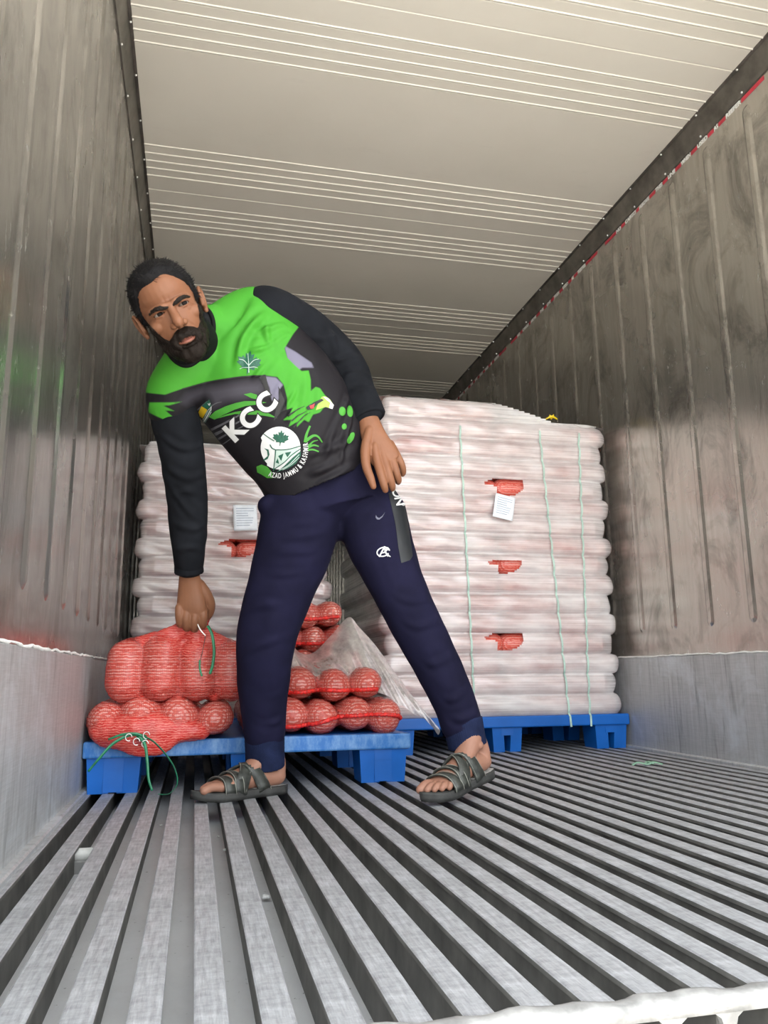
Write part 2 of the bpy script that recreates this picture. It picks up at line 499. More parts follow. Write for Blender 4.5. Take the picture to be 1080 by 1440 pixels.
# load line on the right wall: red dashes and white words between them
def text_me(txt, size, depth=.0006, font_scale=1.0, bold=0.0):
    cu = bpy.data.curves.new('t', 'FONT'); cu.body = txt; cu.size = size; cu.extrude = depth; cu.align_x = 'CENTER'; cu.align_y = 'CENTER'; cu.offset = bold
    ob = bpy.data.objects.new('t', cu); COL.objects.link(ob)
    me = bpy.data.meshes.new_from_object(ob.evaluated_get(bpy.context.evaluated_depsgraph_get()))
    bpy.data.objects.remove(ob); bpy.data.curves.remove(cu); return me
line = empty('load_line', (XR, 2.75, 2.463))
tag(line, 'red dashed load line with white words under the ceiling trim on the right wall', 'marking')
WORDS = [('NO', 3.195), ('CARGO', 3.083), ('ABOVE', 2.962), ('THIS', 2.839), ('LINE', 2.741), ('WHEN', 2.634), ('USED', 2.520), ('AS', 2.430), ('REEFER', 2.324)]
HALF = {'NO': .026, 'CARGO': .052, 'ABOVE': .046, 'THIS': .031, 'LINE': .030, 'WHEN': .037, 'USED': .037, 'AS': .016, 'REEFER': .048}
RZ = 2.4625
for rep in range(0, 6):
    dy = 1.262 * rep
    edge = 3.329 + dy
    for w, y in WORDS:
        y += dy; hw = HALF[w]
        link('dash', boxme(XR - .0012, XR + .001, y + hw, edge, RZ - .0085, RZ + .0085), M_REDTAPE, line); edge = y - hw
        me = text_me(w, .026, .0004, bold=.0006); c = co(me)
        s = (2 * hw - .008) / max(1e-6, c[:, 0].max() - c[:, 0].min())
        c2 = np.stack([XR - .0012 - c[:, 2], y - c[:, 0] * s, RZ + c[:, 1]], 1); set_co(me, c2)
        link('word', me, M_WHITEP, line)
    link('dash', boxme(XR - .0012, XR + .001, 2.150 + dy, edge, RZ - .0085, RZ + .0085), M_REDTAPE, line)

# ground of the yard behind the camera
slab('ground', boxme(-14, 14, -30, Y0 - .3, -1.35, -1.25), M_GROUND)

# ------------------------------------------------------------------ pallets
def pallet(x0, x1, y0, y1, label):
    root = empty('pallet', ((x0 + x1) / 2, y0, 0)); tag(root, label, 'pallet', 'blue plastic pallets')
    bm = bmesh.new(); box(bm, x0, x1, y0, y1, .128, .150, .004, 2); box(bm, x0 + .012, x1 - .012, y0 + .012, y1 - .012, .104, .130, .003)
    link('deck', fin(bm), M_BLUE, root)
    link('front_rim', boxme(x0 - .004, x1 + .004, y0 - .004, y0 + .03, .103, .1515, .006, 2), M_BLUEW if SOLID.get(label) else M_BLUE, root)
    link('rear_rim', boxme(x0 - .004, x1 + .004, y1 - .03, y1 + .004, .103, .1515, .006, 2), M_BLUE, root)
    w = (x1 - x0)
    for fy in (0, .5, 1):
        for fx in (0, .5, 1):
            cx = x0 + .085 + (w - .17) * fx; cy = y0 + .075 + (y1 - y0 - .15) * fy
            hx = .078 if fx != .5 else .07; hy = .065; t = .007
            bm = bmesh.new()
            def ring(k, z): return [bm.verts.new((cx + sx * (hx - k), cy + sy * (hy - k), z)) for sx, sy in ((-1, -1), (1, -1), (1, 1), (-1, 1))]
            if fx == 0 or 1:
                # tapered hollow foot: two cheeks with a slot between them, open at the front
                g = .018
                for (a0, a1) in ((-hx, -g), (g, hx)):
                    lo0 = a0 + (t if a0 < -g - .001 else -.006); lo1 = a1 - (t if a1 > g + .001 else -.006)
                    V = [(a0, -hy, .106), (a1, -hy, .106), (a1, hy, .106), (a0, hy, .106), (lo0, -hy + t, 0), (lo1, -hy + t, 0), (lo1, hy - t, 0), (lo0, hy - t, 0)]
                    vs = [bm.verts.new((cx + a, cy + b, c)) for a, b, c in V]
                    for q in ((0, 1, 2, 3), (7, 6, 5, 4), (0, 4, 5, 1), (1, 5, 6, 2), (2, 6, 7, 3), (3, 7, 4, 0)): bm.faces.new([vs[i] for i in q])
                box(bm, cx - g - .01, cx + g + .01, cy - hy, cy + hy, .070, .106)
                if SOLID.get(label): box(bm, cx - g - .01, cx + g + .01, cy - hy + .002, cy + hy - .002, .004, .106)
            bmesh.ops.recalc_face_normals(bm, faces=bm.faces)
            link('foot', fin(bm), M_BLUE, root)
    return root
LBL_P1 = 'blue plastic pallet at the left wall holding loose red sacks'
LBL_P2 = 'blue plastic pallet at the right wall under the film wrapped stack'
LBL_P3 = 'blue plastic pallet under the shrouded stack behind the man'
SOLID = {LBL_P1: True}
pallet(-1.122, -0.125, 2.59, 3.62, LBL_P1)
pallet(-0.052, 1.118, 3.385, 4.45, LBL_P2)
pallet(-1.115, -0.165, 3.74, 4.84, LBL_P3)
# ------------------------------------------------------------------ sacks
def netm(name, red, dark, gap):
    """knitted net: bright threads over the pale bulbs behind, gaps really open"""
    a = N(name)
    w1 = a.wave(62, a.mapv((1, .6, 1)), 'Z', 2.5, 3); w2 = a.wave(55, a.mapv((1, .6, .3)), 'X', 2.5, 3)
    th = a.math('MAXIMUM', a.ramp(w1, [(.45, 0), (.62, 1)]), a.ramp(w2, [(.55, 0), (.75, 1)]))
    bl = a.noise(14, None, 4)
    c = a.mix(bl, dark, red)
    lt = a.ramp(a.noise(40, None, 3), [(.55, 0), (.75, 1)])
    c = a.mix(a.math('MULTIPLY', lt, .45), c, (.95, .38, .30))
    a.set(color=c, rough=.36, alpha=a.math('ADD', gap, a.math('MULTIPLY', th, 1 - gap))); a.bump(th, .4, .001)
    return a.m
M_NET = netm('red_net', (.78, .055, .035), (.55, .02, .018), .40)
M_NET_DENSE = netm('red_net_gathered', (.75, .03, .022), (.50, .012, .012), .85)
def bulbm(name, c0, c1, c2, lw=.7):
    """bulbs knitted into a tube net: pale skins, fine light contour threads"""
    a = N(name); w = a.wave(38, a.mapv((1, 1, 1)), 'Y', 3.0, 2.2); w2 = a.wave(30, None, 'Z', 3.0, 2.0)
    bl = a.noise(16, None, 4); c = a.mix(bl, c0, c1)
    sp = a.ramp(a.noise(150, None, 2), [(.48, 0), (.62, 1)])
    c = a.mix(a.math('MULTIPLY', sp, .55), c, c2)
    c = a.mix(a.math('MULTIPLY', a.ramp(a.math('MULTIPLY', w, w2), [(.22, 0), (.45, 1)]), lw), c, (.95, .78, .71))
    a.set(color=c, rough=.4); a.bump(a.math('ADD', w, a.noise(30)), .4, .0015); return a.m
M_BULB = bulbm('netted_bulbs', (.48, .075, .052), (.68, .19, .135), (.34, .03, .025), .62)
M_STACKSACK = bulbm('sack_behind_film', (.52, .065, .042), (.66, .12, .080), (.46, .03, .025), .22)
def filmm(name, haze, streak_axis_scale, haze_col=(.93, .92, .92), gloss=.9):
    a = N(name); nt = a.t
    tr = a.new('ShaderNodeBsdfTransparent'); df = a.new('ShaderNodeBsdfDiffuse'); gl = a.new('ShaderNodeBsdfGlossy'); tl = a.new('ShaderNodeBsdfTranslucent')
    df.inputs[0].default_value = (*haze_col, 1); tl.inputs[0].default_value = (*haze_col, 1); gl.inputs['Roughness'].default_value = .16
    st = a.noise(2.2, a.mapv(streak_axis_scale), 6, .65, .3); bl = a.noise(3.2, a.mapv((1, 1, 2.2)), 5, .6)
    fac = a.math('MULTIPLY', a.math('ADD', a.math('MULTIPLY', a.ramp(st, [(.30, 0), (.72, 1)]), .5), a.ramp(bl, [(.3, .28), (.7, .78)])), haze)
    m1 = a.new('ShaderNodeMixShader'); m1.inputs[0].default_value = .4; a.l.new(df.outputs[0], m1.inputs[1]); a.l.new(tl.outputs[0], m1.inputs[2])
    m2 = a.new('ShaderNodeMixShader'); a.l.new(fac, m2.inputs[0]); a.l.new(tr.outputs[0], m2.inputs[1]); a.l.new(m1.outputs[0], m2.inputs[2])
    fr = a.new('ShaderNodeFresnel'); fr.inputs[0].default_value = 1.5
    m3 = a.new('ShaderNodeMixShader'); a.l.new(a.math('ADD', a.math('MULTIPLY', fr.outputs[0], gloss), .05), m3.inputs[0]); a.l.new(m2.outputs[0], m3.inputs[1]); a.l.new(gl.outputs[0], m3.inputs[2])
    bp = a.new('ShaderNodeBump'); bp.inputs['Strength'].default_value = .35; bp.inputs['Distance'].default_value = .002; a.l.new(st, bp.inputs['Height'])
    for q in (df, gl, fr): a.l.new(bp.outputs[0], q.inputs['Normal'])
    a.l.new(m3.outputs[0], a.out.inputs[0]); a.m.use_transparent_shadow = True if hasattr(a.m, 'use_transparent_shadow') else None
    return a.m
M_FILM = filmm('stretch_film', 1.0, (.6, .6, 70))
M_FILM2 = filmm('crumpled_film', .85, (26, 9, 26), (.90, .87, .87), .45)
M_GREEN = simple('green_plastic_tape', (.01, .17, .075), .3, 0, .2, 30)
M_STRAP = simple('pale_green_strap', (.42, .58, .51), .5)
M_PAPER = simple('white_paper', (.82, .86, .92), .6, 0, .04)
M_INK = simple('grey_print', (.42, .48, .58), .6)
M_WSTR = simple('white_string', (.85, .80, .76), .5)
M_YEL = simple('yellow_tie', (.85, .62, .02), .4)

def lump_roll(L, r, seed, seg=20, n=22, amp=.05):
    """one bulb tube lying along X from -L/2 to L/2: blunt round ends, slight lumps"""
    rs = np.random.RandomState(seed); V = []; F = []
    for i in range(n + 1):
        u = -1 + 2 * i / n; x = math.sin(u * PI / 2) * L / 2
        k = max(0.0, 1 - abs(u) ** 4.5) ** .5 if abs(u) < 1 else 0
        xx = abs(x) - (L / 2 - r); k = 1.0 if xx <= 0 else math.sqrt(max(0, 1 - (xx / r) ** 2)); k = max(k, .03)
        for j in range(seg):
            g = 2 * PI * j / seg
            V.append((x, math.cos(g) * r * k, math.sin(g) * r * k))
    for i in range(n):
        for j in range(seg): F.append((i * seg + j, (i + 1) * seg + j, (i + 1) * seg + (j + 1) % seg, i * seg + (j + 1) % seg))
    F.append(tuple(range(seg))); F.append(tuple(n * seg + k for k in range(seg))[::-1])
    V = np.array(V); nn = V.copy(); nn[:, 0] *= .05; nn /= np.linalg.norm(nn, axis=1)[:, None] + 1e-9
    V = V + nn * (wob(V * np.array([.35, 1, 1]), 16, seed % 9 + .3) * r * amp)[:, None]
    return V, F
def stack_sack_mesh(L, seed):
    v = Vol()
    for k in range(4):
        V, F = lump_roll(L, .050, seed + k); V = V + np.array([0, .052 + k * .098, 0]); v.add(V, F)
    me = v.mesh(.011, 3); return me
SACK_ME = []
for s_, L_ in ((1, .565), (2, .55), (3, .47), (4, .455)):
    me = stack_sack_mesh(L_, s_ * 11); me.materials.append(M_STACKSACK); me.polygons.foreach_set('use_smooth', [True] * len(me.polygons)); SACK_ME.append(me)
ORD = ['bottom', 'second', 'third', 'fourth', 'fifth', 'sixth', 'seventh', 'eighth', 'ninth', 'tenth', 'eleventh', 'twelfth', 'thirteenth', 'fourteenth', 'fifteenth', 'sixteenth']
PITCH = .0905
def stack(x0, x1, yf, N_, meshes, where, group, extra=None, zb=.150):
    hw = (x1 - x0) / 4; rs = random.Random(len(where))
    for i in range(N_):
        out = i % 2 == 0
        for side in (0, 1):
            if extra and i >= extra and side == 1: continue
            cx = x0 + hw + side * 2 * hw
            off = 0.0 if out else (.026 if side == 0 else -.026)
            o = link('onion_sack', meshes[(0 if out else 1)], None, None, loc=(cx + off, yf + rs.uniform(.004, .016), zb + .047 + i * PITCH))
            o.scale = (1, 1, rs.uniform(.97, 1.03))
            lay = ORD[i] + (' layer' if i == 0 else ' layer up')
            tag(o, 'sack in the %s, %s half, %s' % (lay, 'left' if side == 0 else 'right', where), 'sack', group)
# film skin that hugs the layers
def film(name, x0, x1, yf, yb, N_, zb, label, holes, top_left=None, parent=None, seed=1.0, loose=.006):
    zs = np.linspace(zb - .012, zb + N_ * PITCH + .012, N_ * 12 + 1)
    U = []                                                            # outline walked from back-left round the front to back-right
    r = .045
    def seg(a, b, n): return [(a[0] + (b[0] - a[0]) * i / n, a[1] + (b[1] - a[1]) * i / n) for i in range(n)]
    pts = seg((x0, yb), (x0, yf + r), 22) + [(x0 + r - r * math.cos(g), yf + r - r * math.sin(g)) for g in np.linspace(0, PI / 2, 7)][:-1]
    pts += seg((x0 + r, yf), (x1 - r, yf), 190) + [(x1 - r + r * math.sin(g), yf + r - r * math.cos(g)) for g in np.linspace(0, PI / 2, 7)][:-1] + seg((x1, yf + r), (x1, yb), 22) + [(x1, yb)]
    nu = len(pts); V = []; cx = (x0 + x1) / 2
    P2 = np.array(pts)
    T = np.gradient(P2, axis=0); Nn = np.stack([-T[:, 1], T[:, 0]], 1); Nn /= np.linalg.norm(Nn, axis=1)[:, None]
    Nn *= np.where(((P2 - [cx, (yf + yb) / 2]) * Nn).sum(1) < 0, -1, 1)[:, None]
    for z in zs:
        q = (z - zb) / PITCH; i = min(max(int(math.floor(q)), 0), N_ - 1); f = q - i - .5
        bul = math.sqrt(max(0, 1 - min(1, abs(f) * 1.94) ** 2)) if abs(f) < .52 else 0
        inset_mid = -.034 * (1 - bul) ** 1.0 * .75
        endw = np.clip((np.abs(P2[:, 0] - cx) - ((x1 - x0) / 2 - .09)) / .09, 0, 1)
        base = inset_mid * (.85 + .15 * endw) + loose
        base = base + (-.024 * endw * (0.65 + .35 * bul) if i % 2 else 0)
        w = .0025 * np.sin(P2[:, 0] * 31 + z * 60 * seed) + .002 * np.sin(P2[:, 0] * 13 - z * 23 + seed)
        d = base + w
        for k in range(nu): V.append((P2[k, 0] + Nn[k, 0] * d[k], P2[k, 1] + Nn[k, 1] * d[k], z))
    F = []
    V = np.array(V); nz = len(zs)
    def hole(c):
        for (hx, hz, a, b) in holes:
            u_ = (c[0] - hx) / a; w_ = c[2] - hz
            if c[1] < yf + .05 and abs(u_) < 1:
                lo = -b * (1 - u_ * u_) ** .5 if u_ > -.35 else -b * .22 * (1 + u_) / .65
                if lo < w_ < b * (.42 if u_ > -.35 else .42 * (1 + u_) / .65 + .08): return True
        return False
    topz = (lambda x: 1e9) if top_left is None else top_left
    for j in range(nz - 1):
        for k in range(nu - 1):
            a = j * nu + k; q = (a, a + 1, a + nu + 1, a + nu)
            c = V[list(q)].mean(0)
            if hole(c) or c[2] > topz(c[0]): continue
            F.append(q)
    me = pyd(V, F); bm = bmesh.new(); bm.from_mesh(me); bmesh.ops.delete(bm, geom=[v for v in bm.verts if not v.link_faces], context='VERTS'); bpy.data.meshes.remove(me)
    o = link(name, fin(bm), M_FILM, parent, True)
    if label: tag(o, label, 'film')
    return o
GR, GL = 'red net sacks in the film wrapped stack by the right wall', 'red net sacks in the shrouded stack behind the man'
RX0, RX1, RYF = -.025, 1.105, 3.395
stack(RX0, RX1, RYF + .006, 16, SACK_ME[:2], 'wrapped stack by right wall', GR, extra=15)
h1, h2, h3 = at(708, 681, RYF), at(708, 793, RYF), at(708, 898, RYF)
def rtop(x):
    return 1.606 if x < .52 else (1.606 - (x - .52) / .30 * .085 if x < .82 else 1.521)
film_r = film('stretch_film', RX0, RX1, RYF, 4.42, 16, .150, 'clear stretch film torn in three slits around the stack by the right wall',
     [(h1.x, h1.z, .100, .058), (h2.x, h2.z, .084, .042), (h3.x, h3.z, .095, .054)], rtop, seed=1.0)
# film top closing sheet
def film_lid(x0, x1, y0, y1, zf, parent, seed):
    nx_, ny_ = 60, 24; V = []; F = []
    for j in range(ny_ + 1):
        for i in range(nx_ + 1):
            x = x0 + (x1 - x0) * i / nx_; y = y0 + (y1 - y0) * j / ny_
            ed = min(1, min(i, nx_ - i, j) / 3)
            V.append((x, y, zf(x) - .025 * (1 - ed) ** 2 + .006 * math.sin(x * 22 + seed) * math.sin(y * 17) + .004 * math.sin(x * 57 + y * 31)))
    for j in range(ny_):
        for i in range(nx_): a = j * (nx_ + 1) + i; F.append((a, a + 1, a + nx_ + 2, a + nx_ + 1))
    return link('top_sheet', pyd(V, F), M_FILM2, parent, True)
film_lid(RX0 - .004, RX1 + .004, RYF - .002, 4.42, lambda x: rtop(x) + .012, film_r, 1)
LX0, LX1, LYF = -1.097, -.187, 3.75
stack(LX0, LX1, LYF + .006, 14, SACK_ME[2:], 'shrouded stack behind the man', GL)
hl = at(336, 766, LYF)
film_l = film('stretch_film', LX0, LX1, LYF, 4.80, 14, .150, 'hazy stretch film with one tear around the stack behind the man', [(hl.x, hl.z, .095, .058)], None, seed=1.7)
film_lid(LX0 - .004, LX1 + .004, LYF, 4.80, lambda x: ( .150 + 14 * PITCH + .012), film_l, 2)
# straps, papers, ties
def strap(px_top, px_bot, label):
    pts = []
    for t in np.linspace(0, 1, 120):
        z = .100 + (rtop(.9) - .05 - .100) * (1 - t); a = at(px_top + (px_bot - px_top) * t, 600 + 420 * t, RYF)
        q = (z - .150) / PITCH; f = q - math.floor(q) - .5
        bul = math.sqrt(max(0, 1 - min(1, abs(f) * 1.94) ** 2))
        y = RYF - .0125 + .034 * (1 - bul) * .75 * .85 if z > .155 else RYF - .017
        pts.append((a.x, y, z))
    o = link('strap', ribbon_me(pts, .009, Vector((1, 0, 0)), .0008), M_STRAP); tag(o, label, 'strap', 'green straps on the right hand stack')
strap(646, 668, 'pale green strap down the wrapped stack, nearest the man')
strap(757, 801, 'pale green strap down the wrapped stack, the middle one')
strap(812, 829, 'pale green strap down the wrapped stack, nearest the right wall')
def paper(px, py, Y, w, h, tilt, label, lines):
    c = at(px, py, Y); r = empty('paper_label', c); tag(r, label, 'label')
    r.rotation_euler = (0, tilt, 0)
    V = []; F = []; n = 8
    for j in range(n + 1):
        for i in range(n + 1):
            x = (i / n - .5) * w; z = (j / n - .5) * h; V.append((x, .004 * math.sin(z * 30) , z))
    for j in range(n):
        for i in range(n): a = j * (n + 1) + i; F.append((a, a + 1, a + n + 2, a + n + 1))
    s = link('sheet', pyd(V, F), M_PAPER, r, True, loc=(0, 0, 0)); s.modifiers.new('s', 'SOLIDIFY').thickness = .001
    bm = bmesh.new(); rs = random.Random(2)
    for k in range(lines):
        z = h * (.36 - .75 * k / lines); x1 = w * rs.uniform(.1, .38)
        box(bm, -w * .38, x1, .004 * math.sin(z * 30) - .0022, .004 * math.sin(z * 30) - .0012, z - .0016, z + .0016)
    o = link('print', fin(bm), M_INK, r, loc=(0, 0, 0)); o['kind'] = 'stuff'
    return r
paper(709, 713, RYF - .024, .098, .115, math.radians(12), 'white printed paper label on the wrapped stack by the right wall', 8)
paper(345, 728, LYF - .024, .110, .125, math.radians(-3), 'pale blue paper label on the shrouded stack behind the man', 8)
c = at(775, 589, RYF + .12); v = Vol(); v.limb([c + Vector((-.03, 0, -.004)), c + Vector((0, -.01, .008)), c + Vector((.032, 0, 0))], [.004, .006, .004]); v.limb([c, c + Vector((.01, -.01, .02))], [.005, .003]); v.limb([c, c + Vector((-.012, -.012, .016))], [.005, .003])
tag(link('knot', v.mesh(.0025, 1), M_YEL, None, True), 'small yellow knotted tie on top of the wrapped stack', 'tie')
# ------------------------------------------------------------------ loose red sacks on the near pallet
def netd(name):
    a = N(name)
    w1 = a.wave(62, a.mapv((1, .6, 1)), 'Z', 2.5, 3); w2 = a.wave(55, a.mapv((1, .6, .3)), 'X', 2.5, 3)
    th = a.math('MAXIMUM', a.ramp(w1, [(.45, 0), (.62, 1)]), a.ramp(w2, [(.55, 0), (.75, 1)]))
    d = a.attr('dense')
    bl = a.noise(14, None, 4); c = a.mix(bl, (.40, .010, .008), (.68, .030, .020))
    lt = a.ramp(a.noise(45, None, 3), [(.52, 0), (.72, 1)])
    ln = a.ramp(a.wave(34, a.mapv((1, 1, 1.3)), 'Z', 6.0, 2.0), [(.60, 0), (.80, 1)]); c = a.mix(a.math('MULTIPLY', a.math('MAXIMUM', a.math('MULTIPLY', lt, .6), ln), .42), c, (.90, .36, .29))
    cov = a.math('ADD', a.math('MULTIPLY', d, .74), .16)
    al = a.math('ADD', cov, a.math('MULTIPLY', a.math('MULTIPLY', th, .40), a.math('SUBTRACT', 1.0, cov)))
    a.set(color=c, rough=.36, alpha=a.math('MULTIPLY', al, .94)); a.bump(th, .4, .001); return a.m
M_NETD = netd('red_net_sacking')
M_BULB_UP = bulbm('netted_bulbs_upright', (.40, .050, .036), (.58, .13, .09), (.30, .022, .018), .52)
for nd in M_BULB_UP.node_tree.nodes:
    if nd.type == 'TEX_WAVE' and nd.bands_direction == 'Y': nd.bands_direction = 'Z'
M_SEAM = simple('red_knitted_seam', (.72, .025, .02), .45, 0, .3, 120, .8, 300)
def tube_lump(p0, p1, r, seed, squash=1.0):
    p0 = Vector(p0); p1 = Vector(p1); d = p1 - p0; L = d.length
    V, F = lump_roll(L, r, seed, 22, 24, .11)
    q = Vector((1, 0, 0)).rotation_difference(d.normalized())
    c = (p0 + p1) / 2
    return [c + q @ Vector(v) for v in V], F
def open_sack(label, group, base, tubes, mat, extra=(), dense=None, voxel=.007, sm=5, infl=.0035, seam=None):
    root = empty('onion_sack', base); tag(root, label, 'sack', group)
    v = Vol()
    for i, (a, b, r) in enumerate(tubes):
        V, F = tube_lump(a, b, r, i * 5 + 2); link('bulb_tube', pyd(V, F), mat, root, True)
        d = (Vector(b) - Vector(a)).normalized() * infl
        V, F = tube_lump(Vector(a) - d, Vector(b) + d, r + infl, i * 5 + 2); v.add(V, F)
    for i in range(len(tubes) - 1):                                   # net spans between neighbours
        a = (Vector(tubes[i][0]) + Vector(tubes[i + 1][0])) / 2; b = (Vector(tubes[i][1]) + Vector(tubes[i + 1][1])) / 2
        d = (b - a) * .12; r = min(tubes[i][2], tubes[i + 1][2]) * .50
        v.limb([a + d, b - d], [r, r], 4, 14)
    for e in extra: e(v)
    me = v.mesh(voxel, sm)
    c = co(me); set_co(me, c + normals(me) * (wob(c, 42, 1.7) * .0022 + wob(c * np.array([2.2, 1, .6]), 60, 2.9) * .0016)[:, None])
    c = co(me); dn = np.zeros(len(c)); gp = np.full(len(c), 9.0)
    for (p0, p1, r) in tubes:
        p0 = np.array(p0); ab = np.array(p1) - p0; La = np.linalg.norm(ab); t = np.clip(((c - p0) @ ab) / (La * La), r / La, 1 - r / La); gp = np.minimum(gp, np.linalg.norm(c - p0 - t[:, None] * ab, axis=1) - r)
    if dense is not None: dn = dense(c)
    dn = np.maximum(dn, .85 * sstep(.005, .020, gp))
    attr(me, 'dense', np.clip(dn + .12 * wob(c, 30, 1.2), 0, 1))
    link('net', me, M_NETD, root, True)
    if seam is not None:
        bv = BVHTree.FromPolygons([Vector(q) for q in c], [tuple(p.vertices) for p in me.polygons]); P = []
        for q in smooth_path(seam, 8):
            hit = bv.ray_cast(Vector((q[0], q[1] - .3, q[2])), Vector((0, 1, 0)), .6)
            P.append((q[0], (hit[0].y if hit[0] else q[1]) - .001, q[2]))
        P = smooth_path(P, 2)
        link('seam', tube_me(P, [.0068 + .0016 * math.sin(i * 2.3) for i in range(len(P))], 8), M_SEAM, root, True)
    return root
G_L = 'loose red sacks on the near pallet'
# flat sack at the left end, drooping over the pallet's front edge
ft = []
for x, z, r in ((-1.068, .2135, .056), (-.969, .223, .060), (-.856, .221, .058), (-.748, .212, .052)):
    ft.append(((x, 2.545 if x > -1.0 else 2.555, z), (x + .012, 2.96, z - .002), r))
def droop(v):
    v.ell((-.955, 2.555, .178), (.125, .040, .062)); v.ell((-.94, 2.550, .150), (.085, .032, .044)); v.ell((-.84, 2.562, .178), (.09, .035, .035)); v.ell((-1.05, 2.57, .185), (.06, .04, .05))
s_flat = open_sack('red net sack lying flat on pallet edge, tied with green tape', G_L, (-.9, 2.7, .152), ft, M_BULB, [droop],
    lambda c: sstep(.215, .165, c[:, 2]) * sstep(2.66, 2.60, c[:, 1]) * sstep(.17, .12, np.abs(c[:, 0] + .93)) * .95)
# standing sack in his grip
ht = []
for x, z0, z1, y, r in ((-1.018, .264, .452, 2.600, .056), (-.908, .266, .466, 2.590, .058), (-.801, .266, .462, 2.590, .058), (-.694, .264, .446, 2.600, .057)):
    ht.append(((x, y, z0), (x + (-.86 - x) * .05, y + .015, z1), r))
for x in (-.965, -.855, -.745):
    ht.append(((x, 2.700, .262), (x + (-.86 - x) * .05, 2.690, .448), .055))
HANDP = at(272, 868, 2.55)
def gather(v):
    for (a, b, r) in ht:
        top = Vector(b) + Vector((0, 0, -.035))
        mid = top.lerp(HANDP, .55) + Vector((0, 0, -.006))
        v.limb([top, mid, HANDP + Vector((0, .012, -.008))], [r * .72, r * .36, .017], 6, 14)
    v.limb([HANDP + Vector((-.030, .012, -.012)), HANDP + Vector((.04, .012, -.002))], [.016, .018], 4, 12)
s_held = open_sack('red net sack of upright bulb tubes gripped by the man', G_L, (-.86, 2.64, .262), ht, M_BULB_UP, [gather],
    lambda c: sstep(.17, .05, np.linalg.norm(c - np.array(HANDP), axis=1)) * .95 + sstep(.40, .47, c[:, 2]) * sstep(-.74, -.66, c[:, 0]) * .6 + .25 * sstep(.36, .32, c[:, 2]), voxel=.007, sm=5)
# sacks to the right of his leg
def row(xs, y0, z, r, L=.42): return [((x, y0 + (.01 if i % 2 else 0), z + (.004 if i % 2 else -.002)), (x, y0 + L, z), r) for i, x in enumerate(xs)]
A = row((-.605, -.502, -.403, -.289, -.190), 2.612, .205, .0535)
open_sack('red net sack of round bulbs at the pallet corner, bottom one', G_L, (-.4, 2.8, .152), A, M_BULB, seam=[(-.64, 2.6, .176), (-.50, 2.6, .178), (-.43, 2.6, .186), (-.36, 2.6, .203), (-.28, 2.6, .209), (-.20, 2.6, .210), (-.158, 2.6, .205), (-.140, 2.62, .196)])
B = row((-.570, -.465, -.345, -.238), 2.690, .305, .0525)
open_sack('red net sack of round bulbs lying second up at the pallet corner', G_L, (-.4, 2.88, .258), B, M_BULB, seam=[(-.60, 2.6, .285), (-.47, 2.6, .283), (-.40, 2.6, .290), (-.34, 2.6, .287), (-.27, 2.6, .288), (-.205, 2.62, .290)])
for i, (y0, xs, lab) in enumerate(((3.09, (-.60, -.50, -.40, -.30, -.20), 'lowest'), (3.085, (-.61, -.51, -.41, -.31, -.21), 'second'), (3.09, (-.60, -.50, -.40, -.30, -.215), 'third'), (3.085, (-.56, -.46, -.363, -.27), 'fourth'), (3.05, (-.585, -.485, -.396, -.308), 'topmost'))):
    t = row(xs, y0, .207 + i * .0905, .050, .40)
    open_sack('red net sack behind the torn film, %s of the pile on the near pallet' % lab, G_L, (-.4, 3.2, .152 + i * .0905), t, M_BULB, voxel=.010, sm=6,
       seam=[(xs[0] - .03, 3.0, .195 + i * .0905), (xs[1], 3.0, .190 + i * .0905), (xs[2], 3.0, .186 + i * .0905), (xs[-1] + .035, 3.0, .198 + i * .0905)])
# torn film that falls from the pile to the pallet's right corner
def drape():
    n, mm = 90, 60
    top = smooth_path([at(372, 905, 3.02), at(400, 888, 3.03), at(418, 915, 3.00), at(440, 918, 2.99), at(466, 893, 3.0), at(490, 868, 3.02), at(505, 882, 2.98), at(530, 910, 2.93), at(560, 952, 2.87), at(590, 992, 2.80), at(613, 1019, 2.745)], 12)
    bot = smooth_path([at(372, 955, 2.80), at(402, 948, 2.79), at(430, 955, 2.78), at(452, 962, 2.77), at(478, 968, 2.765), at(500, 968, 2.76), at(530, 972, 2.755), at(556, 986, 2.75), at(580, 1002, 2.745), at(600, 1014, 2.74), at(616, 1033, 2.735)], 12)
    def rs_(P, k):
        t = np.linspace(0, len(P) - 1, k); i = np.minimum(t.astype(int), len(P) - 2); f = (t - i)[:, None]; return P[i] * (1 - f) + P[i + 1] * f
    T = rs_(np.array(top), n); B_ = rs_(np.array(bot), n); V = []
    for j in range(mm):
        t = j / (mm - 1)
        row_ = T * (1 - t) + B_ * t
        row_[:, 1] -= .035 * math.sin(t * PI)
        u = np.linspace(0, 1, n)
        fan = (u * 9 - t * 2.2)
        amp = .010 * math.sin(min(1, t * 1.4) * PI * .5) * (1 - .75 * u)
        row_[:, 1] += amp * np.sin(fan * 5.2 + 2 * np.sin(u * 11)) + .5 * amp * np.sin(fan * 13 + t * 9)
        row_[:, 2] += .5 * amp * np.cos(fan * 7 + t * 5)
        V.append(row_)
    V = np.array(V).reshape(-1, 3); F = []
    for j in range(mm - 1):
        for i in range(n - 1): a = j * n + i; F.append((a, a + 1, a + n + 1, a + n))
    o = link('torn_film', pyd(V, F), M_FILM2, None, True); tag(o, 'crumpled clear film torn open and draped over red sacks on the near pallet', 'film')
drape()
